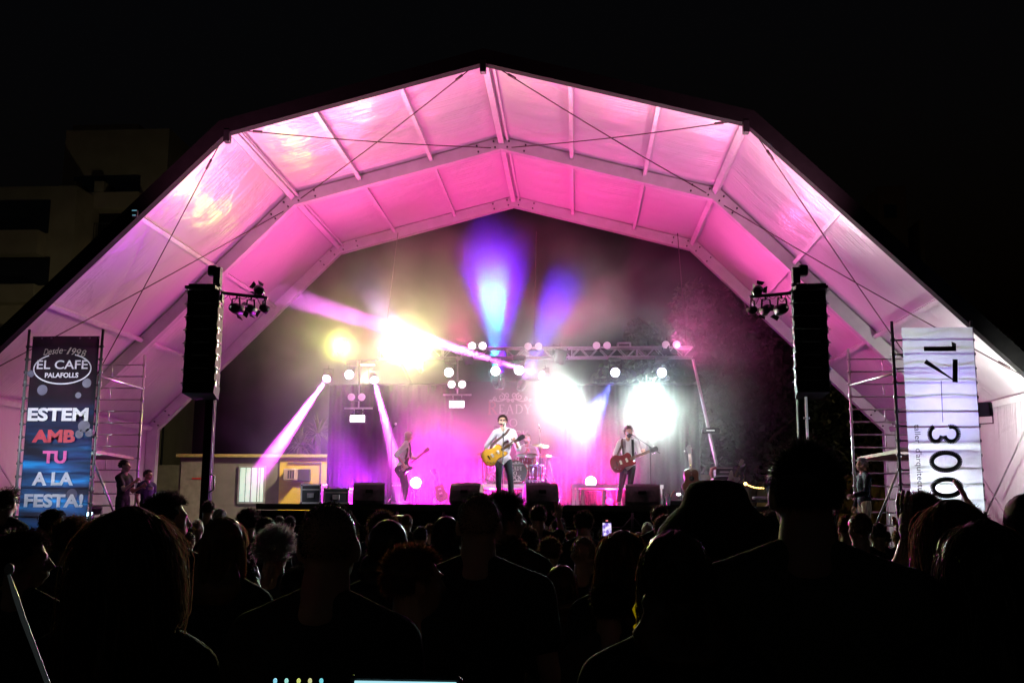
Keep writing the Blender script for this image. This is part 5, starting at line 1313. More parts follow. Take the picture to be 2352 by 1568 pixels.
def hair(parent, c, Rv, F, U, s, kind, colr, L=.04, seed=0, Y=5, name='hair'):
    """shell plus many strands"""
    rr = np.random.RandomState(seed+5)
    A = np.array([list(Rv), list(F), list(U)])           # rows: local axes
    rad = np.array([.079, .100, .092])*s; cc = np.array(c)+np.array(U)*.025*s-np.array(F)*.012*s
    near = Y < 6
    N = {'buzz': 2600, 'short': 3000, 'curly': 1800, 'long': 2600, 'bun': 1500, 'bob': 2400}[kind]
    N = int(N*(1 if near else .45 if Y < 10 else .22))
    u = rr.normal(size=(N*3, 3)); u /= np.linalg.norm(u, axis=1)[:, None]
    ok = ~((u[:, 1] > .30) & (u[:, 2] < .48)) & (u[:, 2] > -.55+.25*(u[:, 1] > -.1)) & ~((np.abs(u[:, 0]) > .75) & (u[:, 2] < -.1) & (u[:, 1] > -.3))
    u = u[ok][:N]; N = len(u)
    wd = max(.0011, Y*.00030)*(1.3 if kind in ('long', 'bob') else 1)
    seg = {'buzz': 1, 'short': 3, 'curly': 8, 'long': 16, 'bun': 3, 'bob': 12}[kind]
    Ls = L*rr.uniform(.6, 1.15, N)
    P = u*rad*.97; d = u/rad; d /= np.linalg.norm(d, axis=1)[:, None]
    jit = rr.normal(size=(N, 3))*.25; ph0 = rr.uniform(0, 6.28, N)
    if kind == 'buzz': d = d+jit*.6; Ls = L*rr.uniform(.5, 1.1, N)
    if kind == 'short': d = d*.75+np.array([0, .25, .0])*(u[:, 2:3] > .2)+np.array([0, -.1, -.5])*(u[:, 2:3] <= .2)+jit
    if kind in ('long', 'bob'):
        nrm_ = d.copy(); d = np.array([0, -.35, -1.])+np.stack([np.sign(u[:, 0])*.35, 0*ph0, 0*ph0], 1)+jit*.35
        d = d-nrm_*(d*nrm_).sum(1)[:, None]+nrm_*.22; d += (u[:, 2:3] > .9)*np.stack([u[:, 0]*2, -.3+0*ph0, 0*ph0], 1)
    if kind == 'bun': d = np.array([0, -1., .3])+d*.3+jit*.3
    d /= np.linalg.norm(d, axis=1)[:, None]
    pts = [P.copy()]; ph = rr.uniform(0, 6.28, N); fr = rr.uniform(.8, 1.2, N); clump = rr.normal(size=(N, 2))
    for k in range(seg):
        if kind in ('long', 'bob'): d = d+np.array([0, -.0, -.62])*(1 if k > 0 else .3)
        if kind == 'short': d = d+np.array([0, 0, -.12])
        if kind == 'bun': d = d+np.array([0, 0, -.05])
        d /= np.linalg.norm(d, axis=1)[:, None]
        st_ = (Ls/seg)[:, None]
        q = pts[-1]+d*st_
        if kind == 'curly':
            a = ph+k*1.5*fr; q = q+np.stack([np.cos(a), np.sin(a)*.6, np.sin(a+1)], 1)*.010*s
        if kind == 'long': a = ph+k*1.0*fr; q = q+np.stack([np.cos(a), np.sin(a), 0*a], 1)*.006*s
        e = q/(rad*1.04); ne = np.linalg.norm(e, axis=1); ins = (ne < 1) & (q[:, 2] > -.11)
        q[ins] = q[ins]/ne[ins][:, None]
        if kind in ('long', 'bob'):               # spread round the shoulders, keep behind the neck
            low = q[:, 2] < -.02; q[low, 1] = np.minimum(q[low, 1], .03)
            lo2 = q[:, 2] < -.16; rr2 = np.hypot(q[:, 0], q[:, 1]*1.2)+1e-6; sc2 = np.where(lo2 & (rr2 < .085), .085/rr2, 1); q[:, 0] *= sc2; q[:, 0] *= np.where(lo2, 1.022, 1)
            q[lo2, 1] = np.minimum(q[lo2, 1], -.05)
        pts.append(q)
    W_ = [cc+p@A for p in pts]
    side = rr.normal(size=(N, 3)); side /= np.linalg.norm(side, axis=1)[:, None]
    M_ = len(W_); V_ = []
    for k, p in enumerate(W_):
        t_ = (W_[min(k+1, M_-1)]-W_[max(k-1, 0)]); sd = np.cross(t_, side); sd /= (np.linalg.norm(sd, axis=1)[:, None]+1e-9)
        w2 = wd*(1-.6*k/(M_-1))
        V_ += [p-sd*w2, p+sd*w2]
    Vv = np.stack(V_, 1).reshape(-1, 3)           # per strand 2*M_
    base = np.arange(N)[:, None]*(2*M_); fs = np.concatenate([np.stack([base[:, 0]+2*k, base[:, 0]+2*k+1, base[:, 0]+2*k+3, base[:, 0]+2*k+2], 1) for k in range(M_-1)])
    # scalp shell
    b = MB(); n1, m1 = 26, 16; vs = []; fs2 = []
    k_ = 1.0+{'buzz': .0, 'short': .06, 'curly': .18, 'long': .10, 'bun': .04, 'bob': .1}[kind]
    for i in range(m1+1):
        t = PI*i/m1
        for j in range(n1):
            a = 2*PI*j/n1; v = np.array([math.sin(t)*math.cos(a), math.sin(t)*math.sin(a), math.cos(t)])
            nzv = 1+(.035*math.sin(7*a+seed)*math.sin(5*t+seed) if kind != 'buzz' else 0)
            vs.append(Vector(cc+(v*rad*k_*nzv)@A))
            vs[-1].freeze() if False else None
    for i in range(m1):
        for j in range(n1):
            t = PI*(i+.5)/m1; a = 2*PI*(j+.5)/n1; v = (math.sin(t)*math.cos(a), math.sin(t)*math.sin(a), math.cos(t))
            if kind == 'buzz' or (v[1] > .42 and v[2] < .5) or v[2] < -.62 or (abs(v[0]) > .8 and v[2] < -.05 and v[1] > -.25): continue
            fs2.append((i*n1+j, i*n1+(j+1) % n1, (i+1)*n1+(j+1) % n1, (i+1)*n1+j))
    b.add(vs, fs2, 0, True)
    if kind in ('long', 'bob'):
        dl = min(L*.8, .42)
        C = lambda x, y, z: c+Rv*x+F*y+U*z
        rings = []
        for k in range(8):
            z = -.02-dl*k/7; w1 = (.083+.042*min(1, k/4)+.006*math.sin(k*2+seed))*s*(1-.25*max(0, k-5)/2); w2 = (.05+.012*math.sin(k+seed))*s
            yc = -.055-.012*k*.4
            rings.append([C(w1*math.cos(2*PI*j/18)*(1+.06*math.sin(5*j+k+seed)), yc+w2*math.sin(2*PI*j/18)*(1+.1*math.sin(3*j+seed)), z) for j in range(18)])
        b.loft(rings, True, True, 0, True)
    if kind == 'bun': b.ell(c-F*.105*s+U*.06*s, (.042*s, .035*s, .042*s), (Rv, F, U))
    n0 = len(b.v); org = ORG[parent.name]
    allv = [tuple(p-org) for p in b.v]+(Vv-np.array(org)).tolist()
    allf = list(b.f)+(fs+n0).tolist()
    me = bpy.data.meshes.new(name); me.from_pydata(allv, [], allf); me.materials.append(HAIRM[colr])
    sm = [True]*len(b.f)+[False]*len(fs); me.polygons.foreach_set('use_smooth', sm); me.update()
    o = bpy.data.objects.new(name, me); col.objects.link(o); o.parent = parent; ORG[o.name] = org
    return o
def person(label, J, face, hface=None, s=1.0, skin=SKIN, shirt=None, trousers=None, sleeve=.55, hands=None, shoes=True, fine=False,
           shirt_in=False, cat='person', group=None, vox=None, fem=False, eyes=False, legs=True, broad=1.0, rnd=0):
    """J: joints in world space: head, neck, sho(L,R), elb, wri, chest, pelvis, hip, knee, ank. L/R = the person's own left/right"""
    base = (J['ankL']+J['ankR'])/2; base = V(base.x, base.y, min(J['ankL'].z, J['ankR'].z)-.07*s)
    t = thing('person', base, label, cat, group)
    F = Vector(face); F.z = 0; F.normalize(); U0 = V(0, 0, 1); Rt = F.cross(U0)
    hF = Vector(hface if hface is not None else face).normalized(); hR = hF.cross(U0).normalized(); hU = hR.cross(hF)
    out = ([], [], []); hv = vox or (.009 if fine else .012)
    a = MB(); head_parts(a, J['head'], hR, hF, hU, s)
    a.cap(J['head']-hU*.05*s-hF*.02*s, J['neck']-V(0, 0, .02), .060*s*(.85 if fem else 1.0), .072*s*(.85 if fem else 1.05))
    append(*remesh(a, hv, 3), 0, out)
    # torso and limbs
    def torso(mb, e=0, arm=1.0, onlytop=False):
        ch, pe = J['chest'], J['pelvis']; up = (ch-pe).normalized(); Rr = (J['shoR']-J['shoL']).normalized(); Fc = Rr.cross(up)*-1
        if Fc.dot(F) < 0: Fc = -Fc
        k = s*broad
        mb.ell(ch, (.158*k+e, .112*k+e, .19*s+e), (Rr, Fc, up)); mb.ell(ch.lerp(pe, .5), (.135*k+e, .10*k+e, .16*s+e), (Rr, Fc, up))
        mb.ell(pe, (.155*k+e, .112*k+e, .12*s+e), (Rt, F, U0))
        mb.cap(J['shoL'].lerp(J['shoR'], .14), J['shoL'].lerp(J['shoR'], .86), .058*s+e, .058*s+e)
        for S in 'LR':
            mb.cap(J['neck']+V(0, 0, .028*s), J['sho'+S].lerp(J['neck'], .12)+V(0, 0, .0*s), .046*s+e*.2, .056*s+e)
            sh, el, wr = J['sho'+S], J['elb'+S], J['wri'+S]
            q = min(1, arm); mb.cap(sh, sh.lerp(el, q), .054*s*broad**.5+e, (.054+( .040-.054)*q)*s+e*1.25)
            if arm > 1: q = min(1, arm-1); mb.cap(el, el.lerp(wr, q), .042*s+e*1.2, (.042-.014*q)*s+e*1.3)
    def limbs(mb, e=0, q1=1, q2=1):
        for S in 'LR':
            h, k, an = J['hip'+S], J['knee'+S], J['ank'+S]
            mb.cap(h, k, .083*s+e, .055*s+e); mb.cap(k, k.lerp(an, q2), .055*s+e, .038*s+e*1.4)
    b_ = MB(); torso(b_, 0, 2)
    if legs: limbs(b_)
    tv = vox*1.6 if vox else (.014 if fine else .022)
    append(*remesh(b_, tv, 3), 0, out)
    hb = MB()
    for S, sd in (('L', 1), ('R', -1)):
        w_ = J['wri'+S]; dr = (w_-J['elb'+S]).normalized(); hd = (hands or {}).get(S, {})
        hand(hb, w_, hd.get('d', dr), hd.get('n', F*.3+Rt*sd*.9), hd.get('side', sd), s*1.0, hd.get('curl', .35), hd.get('spread', .15))
    if legs:
        for S in 'LR': hb.ell(J['ank'+S]+F*.06*s-V(0, 0, .04*s), (.042*s, .12*s, .035*s), (Rt, F, U0), 12, 8)
    append(hb.v, hb.f, 0, out)
    mats_ = [skin]
    if eyes:
        eb = MB(); ib = MB()
        for k in (-1, 1):
            q = J['head']+hR*.031*s*k+hF*.083*s+hU*.002*s; eb.ell(q, .0125*s, n=10, m=7); ib.ell(q+hF*.006*s, .0085*s, n=8, m=6)
        append(eb.v, eb.f, 1, out); append(ib.v, ib.f, 2, out); mats_ += [EYEW, EYEB]
    me = bpy.data.meshes.new('body'); o_ = base
    me.from_pydata([tuple(p-o_) for p in out[0]], [], out[1]); me.polygons.foreach_set('material_index', out[2]); me.polygons.foreach_set('use_smooth', [True]*len(out[1])); me.update()
    for mm in mats_: me.materials.append(mm)
    ob = bpy.data.objects.new('body', me); col.objects.link(ob); ob.parent = t
    def cloth(nm, fill, m_, v):
        c_ = MB(); fill(c_); vs, fs = remesh(c_, v, 3, .6)
        me = bpy.data.meshes.new(nm); me.from_pydata([tuple(p-o_) for p in vs], [], fs); me.polygons.foreach_set('use_smooth', [True]*len(fs)); me.update(); me.materials.append(m_)
        ob = bpy.data.objects.new(nm, me); col.objects.link(ob); ob.parent = t; return ob
    cv = tv
    if shirt: cloth('shirt', lambda c_: torso(c_, .016*s+.002, sleeve), shirt, cv)
    if trousers and legs:
        def tf(c_):
            limbs(c_, .014*s, 1, .93); c_.ell(J['pelvis']+V(0, 0, -.01), (.160*s*broad+.008, .118*s+.008, .115*s), (Rt, F, U0))
            for S in 'LR': c_.cap(J['hip'+S], J['pelvis'], .09*s, .09*s)
        cloth('trousers', tf, trousers, cv)
    if shoes and legs:
        for S in 'LR':
            c_ = MB(); an = J['ank'+S]; c_.ell(an+F*.065*s-V(0, 0, .035*s), (.05*s, .14*s, .038*s), (Rt, F, U0), 14, 9); c_.cap(an-V(0, 0, .03), an+V(0, 0, .02), .048*s)
            c_.build('shoe', mat('dark shoe', (.03, .025, .025), .4), t)
    t_ = t
    return t, (J['head'], hR, hF, hU)

# ---- performers, joints read from the photograph at the depth where each stands
def setz(v, z): return V(v.x, v.y, z)
WS = mat('white shirt', (.62, .64, .74), .8, 0, .05, 6, .5, 18); WS2 = mat('crisp white shirt', (.78, .76, .8), .8, 0, .05, 6, .5, 18)
JEAN = mat('dark grey jeans', (.045, .06, .075), .85, 0, .3, 8, .4, 60); BLKT = mat('black trousers', (.02, .02, .025), .8, 0, .3, 8, .4, 40)
BT = mat('black t-shirt', (.018, .018, .02), .85, 0, .3, 6, .6, 14)
Ys = 21.4
P = lambda x, y, dy=0: P3(x, y, Ys+dy)
J = dict(head=P(716, 757, -.02), neck=P(722, 818), shoR=P(664, 838), shoL=P(786, 834), elbR=P(608, 925, .02), wriR=P(588, 1015, -.05), elbL=P(812, 925, -.05), wriL=P(800, 912, -.24),
         chest=P(728, 890), pelvis=P(722, 1020), hipR=P(694, 1040), hipL=P(752, 1040), kneeR=P(688, 1155, -.03), kneeL=P(770, 1160, -.05), ankR=P(690, 1265), ankL=P(780, 1280))
J['ankR'] = setz(J['ankR'], SZ+.08); J['ankL'] = setz(J['ankL'], SZ+.08)
J['elbL'] = P(822, 945, 0); J['wriL'] = P(806, 905, -.22)
t, H = person('man singing in a pale blue shirt and dark jeans with a yellow guitar', J, (.12, -1, 0), (.05, -1, .12), .98, SKIN, WS, JEAN, 1.05, fine=True, eyes=True,
              hands={'L': dict(d=V(-.5, -.15, .85), n=V(-.4, .9, 0), side=1, curl=.9), 'R': dict(d=V(0, -.1, -1), n=V(1, 0, 0), curl=.35)})
hair(t, *H[:1], H[1], H[2], H[3], .98, 'short', 'dark', .045, 1, 21)
b = MB()
for k in (-1, 1): b.ell(H[0]+H[1]*.031*k+H[2]*.102+H[3]*.004, (.026, .008, .02), (H[1], H[2], H[3]), 10, 6)
b.bar(H[0]+H[1]*.07+H[2]*.08+H[3]*.008, H[0]-H[1]*.07+H[2]*.08+H[3]*.008, .008); b.build('sunglasses', BLACK, t)
b = MB(); b.lathe(J['wriR'], J['wriR']-J['elbR'], [(.034, -.012), (.036, 0), (.034, .012)], 14); b.build('wristband', mat('lime wristband', (.5, .7, .05), .5), t)
b = MB(); c_ = (J['head']-V(0, 0, .062)+H[2]*.05); b.ell(c_, (.056, .05, .045), (H[1], H[2], H[3])); b.build('beard', HAIRM['dark'], t)
# bassist
Ys = 24.0
P = lambda x, y, dy=0: P2(x, y, Ys+dy)
J = dict(head=P(1279, 860), neck=P(1266, 905), shoR=P(1256, 925, -.18), shoL=P(1268, 925, .18), elbR=P(1192, 990, -.3), wriR=P(1242, 1050, -.36), elbL=P(1300, 1010, .12), wriL=P(1352, 1016, -.18),
         chest=P(1252, 970), pelvis=P(1232, 1075), hipR=P(1232, 1095, -.09), hipL=P(1236, 1095, .09), kneeR=P(1246, 1200, -.1), kneeL=P(1262, 1198, .12), ankR=P(1232, 1295, -.1), ankL=P(1250, 1295, .12))
J['ankR'] = setz(J['ankR'], SZ+.08); J['ankL'] = setz(J['ankL'], SZ+.08)
t, H = person('bald bassist in profile wearing a white shirt and black tie', J, (.9, -.45, 0), (1, -.12, -.12), .97, SKIN, WS2, BLKT, 1.1, fine=True, eyes=True,
              hands={'R': dict(d=V(.35, -.2, -.8), n=V(.1, 1, 0), curl=.6), 'L': dict(d=V(.2, -.2, .9), n=V(-.5, .8, 0), curl=.9)})
hair(t, H[0], H[1], H[2], H[3], .97, 'buzz', 'grey', .006, 2, 24)
b = MB(); q = J['neck']; fd = V(.8, -.55, 0).normalized(); b.tube([q+fd*.075-V(0, 0, .01), q+fd*.125-V(0, 0, .12), q+fd*.135-V(0, 0, .28), q+fd*.12-V(0, 0, .42)], [.018, .024, .03, .012], 8); b.build('tie', BLKM, t)
b = MB(); b.lathe(q+V(0, 0, .0), (0, 0, 1), [(.07, 0), (.062, .04)], 16); b.build('collar', WS2, t)
# right guitarist
Ys = 23.8
P = lambda x, y, dy=0: P4(x, y, Ys+dy)
J = dict(head=P(374, 832, -.03), neck=P(368, 885), shoR=P(312, 905), shoL=P(424, 902), elbR=P(278, 990, .02), wriR=P(310, 1028, -.22), elbL=P(452, 992, -.02), wriL=P(478, 985, -.26),
         chest=P(368, 955), pelvis=P(368, 1062), hipR=P(342, 1080), hipL=P(396, 1080), kneeR=P(325, 1190, -.03), kneeL=P(385, 1190, -.05), ankR=P(303, 1300), ankL=P(378, 1300))
J['ankR'] = setz(J['ankR'], SZ+.08); J['ankL'] = setz(J['ankL'], SZ+.08)
t, H = person('bearded guitarist in a white shirt with dark braces at the boom microphone', J, (.05, -1, 0), (.1, -1, -.05), .97, SKIN, WS2, BLKT, .95, fine=True, eyes=True,
              hands={'R': dict(d=V(.9, -.1, -.25), n=V(.1, 1, -.2), curl=.6), 'L': dict(d=V(.1, -.2, .95), n=V(-.6, .8, 0), curl=.9)})
hair(t, H[0], H[1], H[2], H[3], .99, 'short', 'dark', .055, 3, 24)
b = MB(); b.ell(J['head']-V(0, 0, .075)+H[2]*.04, (.062, .062, .06), (H[1], H[2], H[3])); b.build('beard', HAIRM['black'], t)
for x_ in (330, 400):
    b = MB(); q0 = P(x_, 882, -.03); q1 = P(x_+4, 960, -.145); q2 = P(x_+6, 1035, -.125); pp = [q0+V(0, 0, .02), q0+V(0, -.07, -.05), q1, q2]
    for i in range(3): s2 = V(.017 if x_ < 390 else .03, 0, 0); b.add([pp[i]-s2, pp[i]+s2, pp[i+1]+s2, pp[i+1]-s2], [(0, 1, 2, 3)])
    b.build('brace', BLKM, t)
# drummer
Ys = 25.6
P = lambda x, y, dy=0: P3(x, y, Ys+dy)
J = dict(head=P(884, 880), neck=P(884, 925), shoR=P(832, 950), shoL=P(938, 948), elbR=P(822, 1010, -.1), wriR=P(878, 975, -.32), elbL=P(962, 1000, -.1), wriL=P(958, 1008, -.42),
         chest=P(884, 985), pelvis=P(884, 1080, .05), hipR=P(860, 1088), hipL=P(908, 1088), kneeR=P(835, 1095, -.45), kneeL=P(935, 1095, -.45), ankR=P(835, 1185, -.5), ankL=P(935, 1185, -.5))
for k in ('ankR', 'ankL'): J[k] = setz(J[k], RZ+.08)
t, H = person('bearded drummer in a pale shirt sitting behind the red drums', J, (-.02, -1, 0), (-.3, -1, -.1), .97, SKIN, WS2, BLKT, .7, fine=True, eyes=True,
              hands={'R': dict(d=V(.2, -.5, .5), n=V(.3, .5, -.5), curl=.9), 'L': dict(curl=.9)})
hair(t, H[0], H[1], H[2], H[3], .97, 'short', 'brown', .03, 4, 25)
b = MB(); b.ell(J['head']-V(0, 0, .075)+H[2]*.04, (.062, .06, .055), (H[1], H[2], H[3])); b.build('beard', HAIRM['brown'], t)
for nm_, (q, d) in {'raised': (J['wriR'], V(.15, -.55, .6)), 'low': (J['wriL'], V(-.4, -.8, .1))}.items():
    tt = thing('drumstick', q, 'wooden drumstick, %s in the hand of the drummer' % nm_, 'drumstick'); d = d.normalized()
    b = MB(); b.tube([q+d*-.06, q+d*.28, q+d*.32], [.008, .007, .004], 7); b.ell(q+d*.325, .007, n=7, m=5); b.build('stick', mat('stick wood', (.6, .42, .22), .5), tt)

# ---- generic standing person from a template
def template(s, base, face, lean=0, arms='down', hd=None, broad=1.0, turn=0):
    """joints for a standing figure of height 1.75*s"""
    F = Vector(face); F.z = 0; F.normalize(); Rr = F.cross(V(0, 0, 1))
    def q(x, y, z): return base+Rr*x*s+F*y*s+V(0, 0, z*s)
    w_ = .178*broad
    J = dict(head=q(0, .02, 1.635), neck=q(0, -.01, 1.475), shoL=q(-w_, -.005, 1.392), shoR=q(w_, -.005, 1.392), chest=q(0, 0, 1.27), pelvis=q(0, 0, .97), hipL=q(-.09, 0, .92), hipR=q(.09, 0, .92),
             kneeL=q(-.10, .02, .49), kneeR=q(.10, .02, .49), ankL=q(-.11, -.02, .08), ankR=q(.11, -.02, .08))
    for S, k in (('L', -1), ('R', 1)):
        J['elb'+S] = q(k*(w_+.055), -.04, 1.13); J['wri'+S] = q(k*(w_+.06), .07, .89)
        if arms in ('fold',): J['elb'+S] = q(k*(w_+.05), .05, 1.12); J['wri'+S] = q(k*-.04, .2, 1.15)
    return J, Rr, F
# crew by the left banner
Yc = 20.2
def crew(label, x, ytop, headw_s, face, hface, zb, sk, sh, tr_, Y, **k):
    C = Wp(x, ytop, Y); hgt = C.z-zb; s_ = hgt/1.765; J, Rr, F = template(s_, V(C.x, Y, zb), face, broad=k.pop('broad', 1)); k2 = k.pop('mod', None)
    if k2: k2(J, Rr, F, s_)
    return person(label, J, face, hface, s_, sk, sh, tr_, **k)+(J, s_)
DZ = .9
def m1(J, Rr, F, s_): J['elbR'] = J['shoR']+F*.16+V(0, 0, -.24); J['wriR'] = J['elbR']+F*.2+V(0, 0, .16)+Rr*-.05; J['elbL'] = J['shoL']+F*.1+V(0, 0, -.27); J['wriL'] = J['elbL']+F*.2+V(0, 0, .1)
t, H, J, s_ = crew('man with a dark hair bun and black t-shirt raising his hand by the left scaffold', 288, 1056, 1, (1, -.25, 0), (1, -.1, .05), DZ, SKIN2, BT, BLKT, 20.3, mod=m1, hands={'R': dict(curl=.8)}, broad=1.0)
hair(t, H[0], H[1], H[2], H[3], s_, 'bun', 'black', .06, 6, 20)
t, H, J, s_ = crew('man with glasses in a dark t-shirt standing right of the man with the bun', 340, 1078, 1, (.9, -.4, 0), (1, -.25, .05), DZ, SKIN2, mat('navy t-shirt', (.03, .03, .06), .85, bump=.5, bscale=14), BLKT, 20.8, broad=1.15)
hair(t, H[0], H[1], H[2], H[3], s_, 'short', 'black', .025, 7, 20)
b = MB()
for k in (-1, 1): b.tube(ring_of(V(0, 0, 0), .022, .018, 12), .002, 4)
b = MB()
for k in (-1, 1):
    c_ = H[0]+H[1]*.033*s_*k+H[2]*.102*s_; pts = [c_+H[1]*.024*math.cos(a*PI/6)+H[3]*.018*math.sin(a*PI/6) for a in range(13)]; b.tube(pts, .003, 5); b.tube([H[0]+H[1]*.055*k+H[2]*.1*s_, H[0]+H[1]*.078*k*s_-H[2]*.01], .003, 5)
b.build('glasses', BLACK, t)
b = MB(); c_ = J['chest']+V(.12, -.09, .05); b.box(c_, (.1, .02, .06)); b.build('shirt_print', mat('white print', (.7, .7, .7), .6), t)
def m3(J, Rr, F, s_): J['elbL'] = J['shoL']+F*.05+V(0, 0, -.27); J['wriL'] = J['elbL']+F*.2+V(0, 0, -.05)
t, H, J, s_ = crew('older grey haired man in a dark jacket beside the right scaffold', 1981, 1051, 1, (-1, -.1, 0), (-1, .1, .0), DZ, SKIN, mat('dark blue jacket', (.012, .018, .03), .8, 0, .3, 5, .8, 12), mat('pale trousers', (.35, .3, .24), .8), 19.6, sleeve=2, mod=m3, broad=1.25)
hair(t, H[0], H[1], H[2], H[3], s_, 'short', 'grey', .03, 8, 20)
PAT = mat('patterned shirt', (.3, .28, .27), .8, 0, .9, 26)
t, H, J, s_ = crew('person in a patterned shirt half hidden by the tall man on the right', 1906, 1075, 1, (-.9, -.3, 0), (-.9, -.3, 0), DZ, SKIN2, PAT, BLKT, 20.5)
hair(t, H[0], H[1], H[2], H[3], s_, 'short', 'dark', .03, 9, 20)
t, H, J, s_ = crew('technician in black bending at the mixing table with an orange lit hand', 1772, 1078, 1, (-1, -.1, 0), (-1, -.1, -.4), SZ-.75, SKIN2, BT, BLKT, 22.6)
hair(t, H[0], H[1], H[2], H[3], s_, 'short', 'dark', .03, 10, 22)

# ---- the crowd
CW = {k: mat('crowd cloth '+k, c, .9, 0, .25, 6, .6, 14) for k, c in {'black': (.035, .037, .038), 'charcoal': (.07, .07, .075), 'navy': (.04, .052, .09), 'olive': (.07, .08, .055), 'maroon': (.12, .036, .04), 'grey': (.15, .15, .16), 'white': (.32, .32, .33)}.items()}
GRP = 'people in the audience'
FARC = {}
